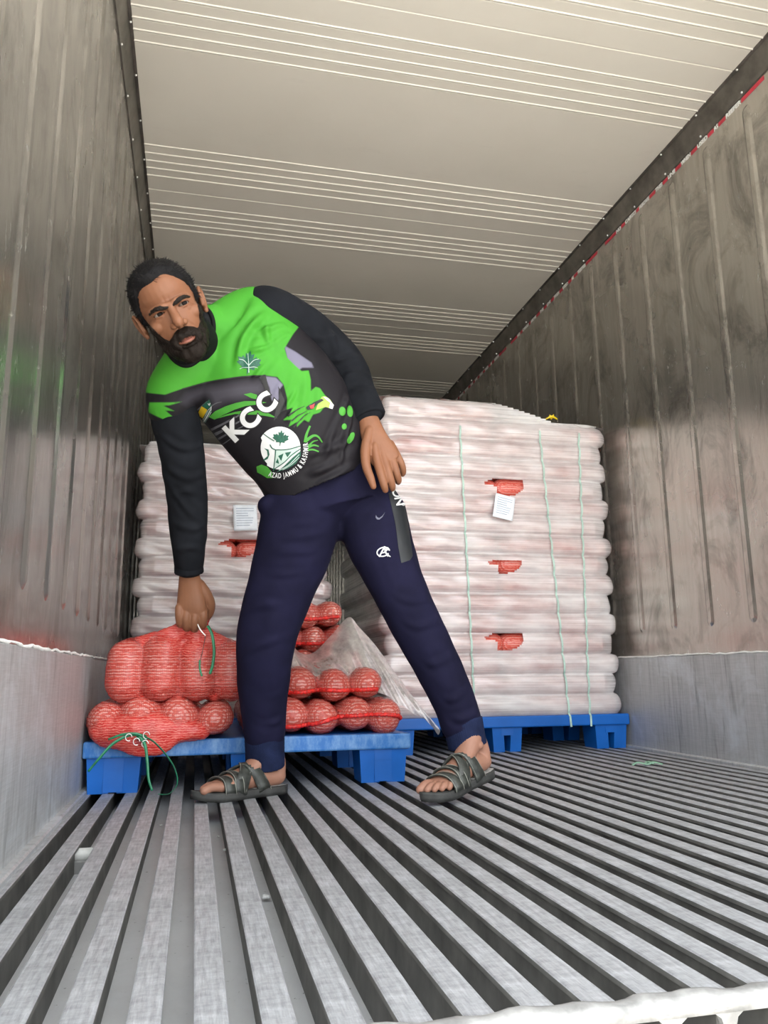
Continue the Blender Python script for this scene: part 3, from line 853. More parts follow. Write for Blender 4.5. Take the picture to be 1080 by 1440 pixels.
# green tape tie on the flat sack
r = empty('tape_tie', at(205, 1036, 2.50)); tag(r, 'green plastic tape tied round the neck of the flat red sack', 'tie')
K = Vector(at(197, 1037, 2.505))
def tail(pts, w0, w1, side):
    P = smooth_path(pts, 8); n = len(P); link('tape_tail', ribbon_me(P, [w0 + (w1 - w0) * i / (n - 1) for i in range(n)], side), M_GREEN, r, True)
tail([at(205, 1036, 2.500), at(185, 1033, 2.496), at(160, 1045, 2.488), at(140, 1066, 2.480), at(124, 1085, 2.478)], .010, .006, Vector((.3, 0, 1)))
tail([at(205, 1038, 2.499), at(192, 1032, 2.494), at(172, 1033, 2.492), at(152, 1040, 2.496)], .008, .006, Vector((.2, 0, 1)))
tail([at(197, 1036, 2.498), at(204, 1048, 2.488), at(207, 1070, 2.478), at(209, 1095, 2.470), at(214, 1112, 2.468)], .010, .006, Vector((1, 0, 0)))
tail([at(200, 1035, 2.498), at(216, 1043, 2.484), at(234, 1062, 2.474), at(246, 1082, 2.470), at(249, 1102, 2.470), at(238, 1116, 2.472), at(222, 1117, 2.475)], .009, .003, Vector((.5, -1, .4)))
v = Vol(); v.ell(K, (.012, .010, .009)); v.ell(K + Vector((.014, -.004, -.004)), (.009, .008, .010)); link('tape_knot', v.mesh(.003, 2), M_GREEN, r, True)
for (x, y) in ((181, 1037), (192, 1043), (206, 1034), (204, 1046)):
    c = Vector(at(x, y, 2.493)); P = [c + Vector((math.cos(g) * .009, -.002 * math.sin(g), math.sin(g) * .010)) for g in np.linspace(0, 5.2, 16)]
    link('white_loop', tube_me(P, .0014, 6), M_WSTR, r, True)
# strings at the gripped neck
r = empty('neck_string', at(285, 905, 2.50)); tag(r, 'green and white strings hanging from the gripped sack below his fist', 'string')
link('green_strand', ribbon_me(smooth_path([at(292, 880, 2.515), at(298, 892, 2.505), at(301, 915, 2.505), at(299, 935, 2.507), at(295, 948, 2.51)], 8), .0085, Vector((1, 0, 0))), M_GREEN, r, True)
link('green_strand', ribbon_me(smooth_path([at(281, 928, 2.515), at(281, 940, 2.512), at(284, 951, 2.51)], 8), .006, Vector((1, 0, 0))), M_GREEN, r, True)
link('white_strand', tube_me(smooth_path([at(278, 878, 2.510), at(282, 886, 2.500), at(289, 894, 2.500)], 6), .002, 6), M_WSTR, r, True)
link('dark_thread', tube_me(smooth_path([at(289, 894, 2.500), at(286, 910, 2.505), at(282, 928, 2.515)], 6), .0011, 6), simple('dark_thread', (.05, .06, .05)), r, True)
# litter on the floor
def crumb(name, px, py, size, mat, label, cat, seed, zz=0.0):
    d = CAM_F + CAM_R * ((px - 540) / FOC) - CAM_U * ((py - 720) / FOC); c = CAM_POS + d * ((zz - CAM_POS.z) / d.z)
    v = Vol(); rs = random.Random(seed)
    for _ in range(5): v.ell(c + Vector((rs.uniform(-1, 1) * size * .6, rs.uniform(-1, 1) * size * .6, size * .35)), (size * rs.uniform(.35, .6), size * rs.uniform(.35, .6), size * .38), nu=10, nv=8)
    o = link(name, v.mesh(size * .12, 1), mat, None, True); tag(o, label, cat)
M_CRUMB = simple('chalky_scrap', (.72, .73, .72), .8)
crumb('paper_scrap', 375, 1263, .0085, M_CRUMB, 'white crumpled scrap on the floor, nearest the camera', 'scrap', 1, -.050)
crumb('paper_scrap', 316, 1197, .008, M_CRUMB, 'pale scrap in a floor channel below the dark toe of his sandal', 'scrap', 2, -.052)
crumb('paper_scrap', 307, 1177, .004, M_CRUMB, 'tiny white scrap on the floor just below his flat sandal', 'scrap', 3, -.052)
crumb('paper_scrap', 226, 1161, .005, M_CRUMB, 'small white scrap between rails below the hanging green tape', 'scrap', 4, -.052)
g0 = Vector((.813, 2.742, .002)); r = empty('tape_scrap', g0); tag(r, 'pale green tape scrap lying on the rails near right wall', 'scrap')
for k, pts in enumerate(([(-.06, .0, .003), (-.03, .012, .010), (0, -.006, .005), (.03, .006, .010), (.055, -.015, .003)], [(-.01, -.006, .003), (.012, .02, .010), (.02, -.006, .007), (.04, .018, .004)])):
    link('tape_piece', ribbon_me(smooth_path([g0 + Vector(q) for q in pts], 8), .009, Vector((.2, 1, .5))), simple('pale_green_scrap', (.24, .42, .30), .4), r, True)
# drain tube across a floor channel by the left wall
pc = Vector((-1.015, 1.865, -.018)); r = empty('drain_tube', pc); tag(r, 'short grey tube bridging two floor rails near the left wall', 'tube')
v = Vol(); v.limb([pc + Vector((-.030, 0, -.004)), pc + Vector((.030, 0, -.004))], [.014, .014], 4, 20, round_ends=False)
link('tube_body', v.mesh(.002, 1), simple('grey_tube', (.50, .50, .48), .5), r, True)
link('saddle', boxme(pc.x - .028, pc.x + .028, pc.y - .02, pc.y + .02, -.058, pc.z - .012, .002), simple('dull_saddle', (.22, .22, .215), .6, .3), r)
# ------------------------------------------------------------------ the man
def wd(dx, dy, depth=0.0):
    return (CAM_R * dx - CAM_U * dy + CAM_F * depth).normalized()
def J(*q): return [at(*p_) for p_ in q]
HEADC = at(240, 437, 1.965)
hf = (CAM_POS - HEADC).normalized()                                  # he faces the lens, head tilted to his right
hu = wd(-.455, .89 * -1); hu = (hu - hf * hu.dot(hf)).normalized()
hf = (hf + hu * .05 + CAM_R * .045).normalized(); hu = (hu - hf * hu.dot(hf)).normalized()
hr = hf.cross(hu) * -1.0                                             # towards the viewer's right
if hr.dot(CAM_R) < 0: hr = -hr
HM = Matrix((hr, -hf, hu)).transposed()                              # head axes: x right, y backward, z up
HS = 1.03
def H(x, y, z): return HEADC + HM @ (Vector((x, y, z)) * HS)
def hloc(c): return ((c - np.array(HEADC)) @ np.array(HM)) / HS

man = empty('person', (at(372, 1100, 2.44) + at(650, 1110, 2.22)) / 2)
tag(man, 'bearded man in green and black sports jersey bending down to grip a red sack', 'person', kind=None)

# --- feet frames: heel point, toe direction, sideways, up
def foot_frame(heel, toe, roll=0.0):
    a = (toe - heel); L = a.length; a = a / L
    l = a.cross(Vector((0, 0, 1))).normalized(); u = l.cross(a).normalized()
    return heel, a, l, u, L
FT = 0.024                                                            # sandal sole thickness
F1 = foot_frame(Vector((-.548, 2.475, FT)), Vector((-.790, 2.352, FT)))
F2 = foot_frame(Vector((.012, 2.250, FT + .048)), Vector((-.200, 2.118, FT + .003)))
def fp(Fr, t, s, h):
    heel, a, l, u, L = Fr
    return heel + a * (t * L) + l * s + u * h
FW = lambda t: np.interp(t, [0, .08, .3, .5, .7, .82, 1], [.024, .030, .030, .034, .044, .043, .03])
FH = lambda t: np.interp(t, [0, .1, .3, .45, .6, .75, .85, 1], [.05, .075, .085, .070, .052, .036, .026, .02])
def add_foot(v, Fr, ankle, big):
    """big = +1 when the big toe lies on the +sideways side"""
    v.limb([fp(Fr, .07, 0, .026), fp(Fr, .25, 0, .030), fp(Fr, .48, 0, .028), fp(Fr, .68, big * .003, .020), fp(Fr, .80, big * .004, .015)],
           [(.030, .027), (.031, .034), (.036, .031), (.044, .021), (.041, .014)], 6, 22, wide=Fr[2])
    v.limb([fp(Fr, .66, big * .004, .024), fp(Fr, .40, 0, .052), fp(Fr, .20, 0, .095), ankle], [(.034, .014), (.031, .022), (.034, .036), (.037, .037)], 6, 22, wide=Fr[2])
    back = ankle - Fr[1] * .012
    v.limb([fp(Fr, .075, 0, .028), fp(Fr, .060, 0, .055), fp(Fr, .085, 0, .085), back + Vector((0, 0, .01))], [(.030, .026), (.027, .024), (.024, .026), (.036, .034)], 6, 20, wide=Fr[2])
    v.ell(fp(Fr, .20, .026, .072), .013); v.ell(fp(Fr, .20, -.026, .080), .013)
    for k, (s, t0, t1, r) in enumerate(((.030, .78, 1.02, .0125), (.0095, .80, 1.0, .0092), (-.008, .79, .965, .0088), (-.023, .76, .915, .0085), (-.036, .72, .855, .0085))):
        s *= big
        v.limb([fp(Fr, t0, s, .013), fp(Fr, (t0 + t1) / 2, s, .0165), fp(Fr, t1 - .03, s * 1.02, .010)], [r, r, r * .95], 5, 14)

B = Vol()                                                             # the whole body, one skin
HIPC = at(462, 735, 2.315)
B.limb(J((460, 712, 2.312), (448, 690, 2.30), (425, 620, 2.27), (388, 560, 2.24), (335, 510, 2.215), (303, 482, 2.18)),
       [(.11, .07), (.12, .085), (.125, .095), (.135, .095), (.135, .085), (.11, .06)], 6, 28, wide=[wd(140, -42), wd(140, -42), wd(175, -48), wd(195, -70), wd(163, -100), wd(150, -135)])
NECKB = at(280, 474, 2.150)
B.limb([NECKB, NECKB.lerp(H(0, .035, -.075), .55), H(0, .025, -.045)], [.050, .048, .050], 6, 24)
# arms
AR = J((335, 455, 2.20), (378, 445, 2.18), (432, 478, 2.225), (486, 522, 2.255), (506, 562, 2.215), (520, 600, 2.180))
B.limb(AR, [.05, .05, .045, .040, .036, (.029, .024)], 6, 20, wide=wd(1, -.25))
AL = J((275, 522, 2.21), (240, 556, 2.225), (253, 620, 2.285), (262, 690, 2.365), (265, 750, 2.435), (267, 812, 2.497))
B.limb(AL, [.05, .05, .046, .040, .036, (.030, .024)], 6, 20, wide=wd(1, .1))
# legs
L1 = J((418, 735, 2.315), (404, 800, 2.325), (379, 880, 2.345), (371, 950, 2.390), (372, 1020, 2.435), (374, 1062, 2.458))
B.limb(L1, [.085, .08, .06, .055, .045, .038], 6, 22)
L2 = J((522, 735, 2.30), (543, 795, 2.28), (573, 855, 2.262), (602, 912, 2.25), (634, 980, 2.242), (657, 1040, 2.238))
B.limb(L2, [.085, .075, .06, .053, .044, .037], 6, 22)
add_foot(B, F1, L1[-1], +1 if F1[2].y < 0 else -1)
add_foot(B, F2, L2[-1], 1)
# hand on the thigh: back of the hand to us, thumb on the inside
def limbs(v, chains):
    for P, R in chains: v.limb(J(*P), R, 5, 14)
B.limb(J((518, 590, 2.182), (526, 614, 2.165), (539, 640, 2.150), (543, 648, 2.146)), [(.030, .023), (.037, .020), (.043, .015), (.040, .012)], 6, 22, wide=wd(1, -.12))
limbs(B, [
    (((527, 628, 2.150), (531, 650, 2.142), (536, 668, 2.128), (540, 682, 2.130), (542, 689, 2.138)), [.0130, .0132, .0122, .0112, .0092]),
    (((536, 628, 2.150), (542, 651, 2.142), (547, 668, 2.132), (551, 681, 2.140), (552, 687, 2.152)), [.0130, .0134, .0122, .0112, .0092]),
    (((544, 626, 2.153), (552, 648, 2.147), (557, 664, 2.144), (560, 674, 2.155), (560, 678, 2.170)), [.0125, .0128, .0116, .0106, .0088]),
    (((549, 624, 2.158), (559, 642, 2.157), (565, 654, 2.160), (567, 663, 2.172), (566, 667, 2.186)), [.0118, .0116, .0104, .0094, .0080]),
    (((520, 606, 2.162), (514, 632, 2.150), (515, 655, 2.136), (521, 672, 2.130), (525, 684, 2.134)), [.0160, .0150, .0132, .0116, .0092])])
# gripping fist: back of the hand to us, fingers folded round the net
B.limb(J((266, 806, 2.492), (268, 830, 2.508), (269, 852, 2.516), (269, 864, 2.522)), [(.030, .024), (.039, .023), (.045, .021), (.043, .016)], 6, 24, wide=wd(1, .08))
for (x, y, r) in ((252, 864, .0125), (262, 869, .0135), (274, 870, .0140), (286, 866, .0135)):
    B.limb(J((x, y - 10, 2.518), (x, y + 1, 2.515), (x + (270 - x) * .06, y + 12, 2.530), (x + (270 - x) * .1, y + 13, 2.556), (x + (270 - x) * .1, y + 3, 2.572)), [r, r * 1.02, r * .96, r * .9, r * .8], 6, 14)
limbs(B, [(((280, 822, 2.506), (290, 836, 2.514), (296, 850, 2.526), (294, 864, 2.545), (285, 872, 2.560)), [.018, .0175, .0150, .0125, .010])])

# head, in its own axes
def hell(c, r, rot=None): B.ell(H(*c), [q * HS for q in r], HM @ (rot if rot is not None else Matrix.Identity(3)), 28, 20)
def hlimb(P, R, seg=14, n=5): B.limb([H(*p_) for p_ in P], [tuple(x * HS for x in q) if hasattr(q, '__len__') else q * HS for q in R], n, seg, wide=HM @ Vector((1, 0, 0)))
hell((0, .012, .032), (.0755, .096, .084)); hell((0, -.030, -.018), (.0650, .064, .085)); hell((0, -.020, .045), (.066, .070, .058))
hell((0, -.036, -.080), (.0510, .050, .036)); hell((0, -.068, -.106), (.026, .022, .019))
for s in (-1, 1):
    hell((s * .044, -.057, -.024), (.023, .024, .020)); hell((s * .047, -.012, -.066), (.014, .030, .030))
    hell((s * .0138, -.099, -.0385), (.0090, .0105, .0078))
    hlimb([(s * .004, -.0935, .0100), (s * .022, -.0925, .0130), (s * .046, -.077, .0125)], [.0080, .0090, .0070])
    # lids round the eye opening
    hlimb([(s * .0165, -.0835, -.0012), (s * .024, -.0892, .0050), (s * .032, -.0898, .0062), (s * .040, -.0855, .0046), (s * .0470, -.0775, -.0002)], [.0024, .0032, .0034, .0030, .0020], 10)
    hlimb([(s * .0165, -.0835, -.0020), (s * .024, -.0872, -.0050), (s * .032, -.0878, -.0056), (s * .040, -.0840, -.0044), (s * .0470, -.0775, -.0008)], [.0020, .0022, .0023, .0022, .0018], 10)
    hell((s * .032, -.074, -.012), (.017, .011, .009))
    # ear: bowl, rim, lobe
    rot = Matrix.Rotation(s * .30, 3, 'Z') @ Matrix.Rotation(.16, 3, 'X')
    hell((s * .080, .016, -.010), (.0065, .017, .029), rot)
    hlimb([(s * .078, .004, -.018), (s * .083, .004, .006), (s * .087, .014, .022), (s * .090, .028, .018), (s * .090, .032, -.002), (s * .086, .024, -.022), (s * .080, .010, -.034)], [.004, .004, .0048, .005, .0048, .0045, .0062], 10)
hlimb([(0, -.0915, .010), (0, -.1000, -.010), (0, -.1120, -.0300), (0, -.1125, -.0370)], [.0090, .0104, .0126, .0112], 18)
hell((0, -.076, -.072), (.036, .021, .024))
hlimb([(-.0255, -.0850, -.0725), (-.012, -.0955, -.0685), (0, -.0975, -.0695), (.012, -.0955, -.0685), (.0255, -.0850, -.0725)], [.0022, .0046, .0046, .0046, .0022], 12)
hlimb([(-.0235, -.0850, -.0755), (-.010, -.0945, -.0815), (0, -.0965, -.0825), (.010, -.0945, -.0815), (.0235, -.0850, -.0755)], [.0022, .0055, .0062, .0055, .0022], 12)
body_me = B.mesh(.0022, 2, .45)
c = co(body_me); h = hloc(c)
near = (np.abs(h) < .2).all(1)
for s in (-1, 1):                                                     # open the eyes: skin inside the almond sinks behind the eyeball
    dx = (h[:, 0] * s - .0318) / .0150
    up = .0042 * (1 - dx ** 2); dn = -.0036 * (1 - dx ** 2)
    ins = near & (np.abs(dx) < 1) & (h[:, 2] - .0000 < up) & (h[:, 2] > dn) & (h[:, 1] < -.06)
    tgt = -.0725
    h[ins, 1] = np.maximum(h[ins, 1], tgt)
g = near & (h[:, 1] < -.06)
m_ = np.exp(-(h[:, 0] / .019) ** 4) * np.exp(-((h[:, 2] + .0762) / .0016) ** 2) * g      # the line between the lips
h[:, 1] += .0030 * m_
for s in (-1, 1):                                                     # nostrils, folds beside the nose, frown
    m_ = np.exp(-((h[:, 0] - s * .0068) / .0036) ** 2 - ((h[:, 2] + .0455) / .0034) ** 2) * g; h[:, 1] += .005 * m_
    a0 = np.array([s * .019, -.036]); a1 = np.array([s * .036, -.070]); ab = a1 - a0
    t = np.clip(((h[:, [0, 2]] - a0) @ ab) / (ab @ ab), 0, 1); dd = np.linalg.norm(h[:, [0, 2]] - a0 - t[:, None] * ab, axis=1)
    h[:, 1] += .0020 * np.exp(-(dd / .0035) ** 2) * g
    m_ = np.exp(-((h[:, 0] - s * .0055) / .002) ** 2 - ((h[:, 2] - .022) / .010) ** 2) * g; h[:, 1] += .0012 * m_
c[near] = (h[near] * HS) @ np.array(HM).T + np.array(HEADC)
set_co(body_me, c); c = co(body_me); h = hloc(c)
lip = np.exp(-(h[:, 0] / .0225) ** 4 - ((h[:, 2] + .0768) / .0088) ** 4) * near * (h[:, 1] < -.06)
ZL = lambda ax: np.interp(ax, [0, .010, .020, .030, .038, .046, .054, .062, .068, .075], [-.0500, -.0490, -.0530, -.0610, -.0650, -.056, -.038, -.012, .012, .022])
def beardmask(h):
    ax = np.abs(h[:, 0])
    m = sstep(-.003, .004, ZL(ax) - h[:, 2]) * sstep(.018, .006, h[:, 1]) * (h[:, 2] > -.20)
    lp = (h[:, 0] / .0215) ** 2 + ((h[:, 2] + .0785) / .0066) ** 2
    return m * sstep(.85, 1.25, lp)
earz = (np.abs(h[:, 0]) > .0735) & (h[:, 1] > -.012) & (h[:, 1] < .05) & (h[:, 2] > -.055) & (h[:, 2] < .034)
bmk = beardmask(h) * near * ~earz
attr(body_me, 'lip', lip); attr(body_me, 'stubble', bmk)
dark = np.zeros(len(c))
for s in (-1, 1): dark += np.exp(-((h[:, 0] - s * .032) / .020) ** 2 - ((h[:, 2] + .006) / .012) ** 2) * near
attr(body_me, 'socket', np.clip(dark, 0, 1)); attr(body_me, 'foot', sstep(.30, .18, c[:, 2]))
def skinm():
    a = N('skin'); n1 = a.noise(26, None, 5); n2 = a.noise(140, None, 3)
    cc = a.mix(n1, (.165, .067, .033), (.235, .103, .055))
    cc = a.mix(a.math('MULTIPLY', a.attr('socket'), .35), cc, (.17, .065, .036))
    cc = a.mix(a.math('MULTIPLY', a.attr('lip'), .8), cc, (.22, .072, .056))
    cc = a.mix(a.math('MULTIPLY', a.attr('stubble'), .88), cc, (.045, .030, .024))
    cc = a.mix(a.math('MULTIPLY', a.attr('foot'), .7), cc, a.mix(n1, (.25, .125, .085), (.36, .19, .14)))
    a.set(color=cc, rough=.50, sss=.06, spec=.28); a.p.inputs['Subsurface Radius'].default_value = (.012, .004, .002); a.p.inputs['Subsurface Scale'].default_value = .6
    a.bump(a.math('ADD', n2, n1), .12, .001); return a.m
M_SKIN = skinm()
body = link('body', body_me, M_SKIN, man, True)
# hair and beard: shells lifted off the head
def hairm(name, c0, c1, sc):
    a = N(name); st = a.noise(3, a.mapv(sc), 5, .6, .4); a.set(color=a.mix(st, c0, c1), rough=.5, spec=.12); a.bump(st, .8, .003); return a.m
M_HAIR = hairm('black_hair', (.003, .003, .0035), (.011, .010, .011), (140, 60, 40)); M_BEARD = hairm('dark_beard', (.004, .0035, .003), (.024, .016, .012), (160, 160, 60))
nv = normals(body_me)
ax = np.abs(h[:, 0])
front = .078 - .040 * np.clip(ax / .066, 0, 1) ** 3 + .004 * np.sin(h[:, 0] * 90)
hz = np.where(h[:, 1] < -.03, front, np.interp(h[:, 1], [-.03, -.012, .004, .03, .06, .12], [.036, -.004, -.012, .020, -.045, -.065]))
hz = np.where((h[:, 1] >= -.055) & (h[:, 1] < -.02), np.interp(h[:, 1], [-.055, -.04, -.028, -.02], [.050, .036, .012, -.002]) * np.clip((ax - .05) / .015, 0, 1) + front * (1 - np.clip((ax - .05) / .015, 0, 1)), hz)
hm_ = sstep(-.004, .010, h[:, 2] - hz) * near * (h[:, 2] > -.08) * sstep(.100, .086, ax) * ~earz
def shell(name, mask, thick, mat, nz):
    sel = mask > .02
    sub = bpy.data.meshes.new('t'); sub = body_me.copy(); a_ = sub.attributes.get('stubble')
    off = nv * (thick * np.maximum(mask, 0) + nz * mask - .0012 * (mask < .25))[:, None]
    set_co(sub, c + off); sub = keep(sub, sel); relax(sub, 1, .4)
    return link(name, sub, mat, man, True)
strand = wob(h * np.array([1, .35, .5]), 120, 2.1) * .0016 + wob(h, 45, 3.1) * .0016
hair_t = .007 + .006 * sstep(.03, .11, h[:, 2]) + .004 * sstep(-.02, -.07, h[:, 1]) * sstep(.05, .09, h[:, 2])
hair = shell('hair', hm_, hair_t, M_HAIR, strand)
lower = sstep(-.05, -.10, h[:, 2])
beard = shell('beard', bmk, .0020 + .0085 * lower * sstep(.01, -.04, h[:, 1]) * sstep(.058, .030, ax) + .003 * np.exp(-(ax / .03) ** 2) * (np.abs(h[:, 2] + .056) < .012), M_BEARD, wob(h * np.array([1, 1, .5]), 150, 1.4) * .0022)
M_EYEW = simple('eye_white', (.20, .165, .14), .5, 0, .03, 30, 0, 200, .15); M_IRIS = simple('dark_brown_iris', (.006, .003, .002), .5, 0, .3, 300, 0, 200, .12)
for s in (-1, 1):
    ec = H(s * .0318, -.0765, 0); v = Vol(); v.ell((0, 0, 0), .0122, None, 24, 16)
    e = link('eyeball', pyd([ec + Vector(q) for q in v.v], v.f), M_EYEW, man, True)
    gz = (hf + hr * .22 + hu * .06).normalized(); q = Vector((0, 0, 1)).rotation_difference(gz)
    V = [ec + gz * .0128]; F = []
    for k in range(1, 4):
        for i in range(20):
            t = 2 * PI * i / 20; r = .0072 * k / 3; V.append(ec + q @ Vector((math.cos(t) * r, math.sin(t) * r, math.sqrt(.0128 ** 2 - r * r))))
    for i in range(20): F.append((0, 1 + i, 1 + (i + 1) % 20))
    for k in range(2):
        for i in range(20): a_ = 1 + k * 20 + i; b_ = 1 + k * 20 + (i + 1) % 20; F.append((a_, a_ + 20, b_ + 20, b_))
    link('iris', pyd(V, F), M_IRIS, e, True)
    v = Vol(); v.limb([H(s * .0060, -.0990, .0062), H(s * .017, -.1000, .0098), H(s * .031, -.0975, .0130), H(s * .044, -.0868, .0122), H(s * .0525, -.0770, .0082)], [(.0034, .0030), (.0060, .0038), (.0056, .0038), (.0044, .0032), (.0028, .0024)], 6, 12, wide=hu)
    bm_ = v.mesh(.0012, 1); cc = co(bm_); set_co(bm_, cc + normals(bm_) * (wob(hloc(cc), 260, 1.1) * .0009)[:, None]); link('eyebrow', bm_, M_BEARD, man, True)

def strands(name, mask, count, length, mat, seed, lie, parent):
    rs = np.random.RandomState(seed); idx = np.where(mask)[0]
    if len(idx) == 0: return
    idx = rs.choice(idx, count); V = []; F = []
    cw = co(parent.data) + np.array(world_of(parent)); nw = normals(parent.data); hl_ = hloc(cw)
    for i in idx:
        n = Vector(nw[i]); p_ = Vector(cw[i]) - n * .002; d = Vector(lie(hl_[i])); d = HM @ d; d = (d - n * d.dot(n)).normalized()
        d = (d + n * rs.uniform(.05, .22) + Vector(rs.normal(size=3)) * .22).normalized(); L = length * rs.uniform(.6, 1.3); sd = d.cross(n).normalized() * rs.uniform(.0005, .0009)
        k = len(V); mid = p_ + d * L * .55 + n * .0006; V += [p_ - sd, p_ + sd, mid + sd * .7, mid - sd * .7, p_ + d * L - n * L * .12]
        F += [(k, k + 1, k + 2, k + 3), (k + 3, k + 2, k + 4)]
    o = link(name, pyd(V, F), mat, parent, False); o['kind'] = 'stuff'
HN = len(hair.data.vertices); BN = len(beard.data.vertices)
strands('hair_strand', np.ones(HN, bool), 3800, .022, M_HAIR, 4, lambda q: (q[0] * 6 + .25, .9, .12 - 1.4 * max(0, -(q[2] - .05) * 8)), hair)
strands('beard_hair', np.ones(BN, bool), 4200, .010, M_BEARD, 5, lambda q: (q[0] * 6, -.15, -1.0), beard)
# ------------------------------------------------------------------ his clothes
def cloth(name, color, rough=.85, metal=0, var=.15, nscale=12, bump=.2, bscale=420):
    return simple(name, color, rough, metal, var, nscale, bump, bscale, .10)
M_SLEEVE = cloth('black_sleeve_knit', (.0095, .0105, .0135), .85, 0, .2, 12, .25, 420)
M_COLLAR = cloth('black_collar_rib', (.008, .008, .009), .7, 0, .2, 30, .3, 500)
M_CUFF = cloth('dark_blue_rib_cuff', (.011, .016, .045), .8, 0, .2, 20, .5, 500)
M_NAVY = cloth('navy_tracksuit_knit', (.0085, .0080, .024), .85, 0, .16, 9, .22, 420)
M_PANEL = simple('black_thigh_panel', (.007, .009, .012), .55)
M_PRINTW = simple('white_print', (.58, .58, .58), .7, 0, .03)
M_PRINTK = simple('black_print', (.006, .006, .007), .6)
M_PRINTG = simple('bright_green_print', (.045, .25, .021), .7, 0, .08)
M_PRINTDG = simple('dark_green_print', (.006, .085, .050), .55, 0, .2, 200)
M_PRINTY = simple('yellow_print', (.55, .36, .008), .6, 0, .05)
M_PRINTGR = simple('grey_print_stroke', (.09, .088, .10), .7)
M_PRINTLG = simple('lime_print', (.30, .44, .07), .6)
M_PRINTR = simple('red_print', (.42, .03, .03), .55)
M_SWOOSH = simple('faded_grey_print', (.10, .10, .15), .6)
M_PALE = simple('pale_mint_print', (.42, .52, .47), .7, 0, .04)

def folds(me, lines):
    """soft cloth folds: each (points px/Y, width, height): verts near the polyline move along their normal"""
    c = co(me); n = normals(me); d_ = np.zeros(len(c))
    for pts, w, hgt in lines:
        P = smooth_path([list(p_) for p_ in J(*pts)], 6); best = np.full(len(c), 9.0); tt = np.zeros(len(c))
        for i in range(len(P) - 1):
            ab = P[i + 1] - P[i]; t = np.clip(((c - P[i]) @ ab) / (ab @ ab + 1e-12), 0, 1)
            q = np.linalg.norm(c - P[i] - t[:, None] * ab, axis=1); u = q < best; best[u] = q[u]; tt[u] = (i + t[u]) / (len(P) - 1)
        d_ += hgt * (np.exp(-(best / w) ** 2) - .45 * np.exp(-((best - 1.7 * w) / w) ** 2)) * np.sin(np.clip(tt, .02, .98) * PI) ** .6
    set_co(me, c + n * d_[:, None])

# shirt body
V_ = Vol()
WDS = [wd(140, -42), wd(150, -44), wd(178, -50), wd(195, -68), wd(170, -96), wd(152, -130), wd(150, -135)]
V_.limb(J((453, 690, 2.295), (446, 676, 2.290), (429, 630, 2.270), (393, 572, 2.250), (345, 518, 2.225), (302, 478, 2.195), (288, 466, 2.165)),
        [(.156, .128), (.162, .132), (.186, .140), (.203, .140), (.196, .132), (.180, .088), (.085, .062)], 8, 48, wide=WDS)
V_.limb(J((310, 472, 2.195), (350, 438, 2.185), (364, 434, 2.182)), [.088, .070, .060], 6, 24)
V_.limb(J((285, 500, 2.205), (250, 540, 2.215), (240, 556, 2.222), (240, 572, 2.235)), [.095, .076, .070, .068], 6, 24)
shirt_me = V_.mesh(.0045, 10, .5)
folds(shirt_me, [
    (((385, 425, 2.08), (345, 470, 2.09), (330, 520, 2.10)), 0.0110, 0.0126), (((372, 450, 2.08), (380, 490, 2.10), (400, 515, 2.11)), 0.0085, 0.0126),
    (((395, 470, 2.1), (400, 520, 2.11), (385, 560, 2.11)), 0.0085, 0.0105), (((410, 505, 2.12), (420, 545, 2.12), (405, 590, 2.12)), 0.0076, 0.0126),
    (((430, 510, 2.12), (437, 550, 2.12), (432, 590, 2.12)), 0.0068, 0.0126), (((452, 520, 2.14), (450, 570, 2.14), (440, 610, 2.14)), 0.0076, 0.0126),
    (((300, 520, 2.09), (305, 555, 2.1), (300, 590, 2.12)), 0.0110, 0.0105), (((270, 540, 2.1), (285, 565, 2.12), (292, 600, 2.14)), 0.0102, 0.0105),
    (((300, 600, 2.16), (345, 620, 2.13), (385, 665, 2.15)), 0.0102, 0.0147), (((352, 640, 2.14), (400, 672, 2.14), (470, 655, 2.15)), 0.0110, 0.0126),
    (((385, 680, 2.16), (430, 688, 2.15), (500, 655, 2.16)), 0.0102, 0.0147), (((420, 640, 2.13), (470, 630, 2.13), (512, 605, 2.15)), 0.0119, 0.0084),
    (((500, 540, 2.16), (470, 600, 2.14), (455, 650, 2.14)), 0.0093, 0.0105), (((340, 440, 2.08), (325, 470, 2.08), (318, 500, 2.08)), 0.0076, 0.0084),
    (((405, 470, 2.1), (370, 490, 2.09), (335, 492, 2.08)), 0.0068, 0.0081), (((408, 480, 2.1), (378, 508, 2.10), (350, 540, 2.10)), 0.0068, 0.0081), (((400, 455, 2.1), (360, 465, 2.08), (325, 455, 2.08)), 0.0076, 0.0081),
    (((425, 525, 2.12), (410, 560, 2.11), (385, 600, 2.12)), 0.0068, 0.0081), (((305, 500, 2.07), (312, 530, 2.09), (310, 560, 2.1)), 0.0076, 0.0081), (((250, 525, 2.12), (268, 545, 2.12), (275, 575, 2.15)), 0.0076, 0.0081),
    (((330, 560, 2.11), (360, 600, 2.12), (400, 640, 2.13)), 0.0102, 0.0068), (((500, 570, 2.15), (485, 620, 2.14), (480, 655, 2.15)), 0.0076, 0.0081), (((365, 655, 2.15), (410, 668, 2.14), (455, 645, 2.14)), 0.0076, 0.0095)])
c = co(shirt_me); set_co(shirt_me, c + normals(shirt_me) * (wob(c * np.array([1, 1, .6]), 22, 2.2) * .0016)[:, None])
c = co(shirt_me)
SH_BVH = BVHTree.FromPolygons([Vector(q) for q in c], [tuple(p_.vertices) for p_ in shirt_me.polygons])
PD = (at(390, 565, 2.2) - CAM_POS).normalized(); PU = (CAM_R - PD * CAM_R.dot(PD)).normalized(); PV = PD.cross(PU)   # chest print plane, seen square on
if PV.dot(CAM_U) > 0: PV = -PV
P0 = at(390, 565, 2.13)
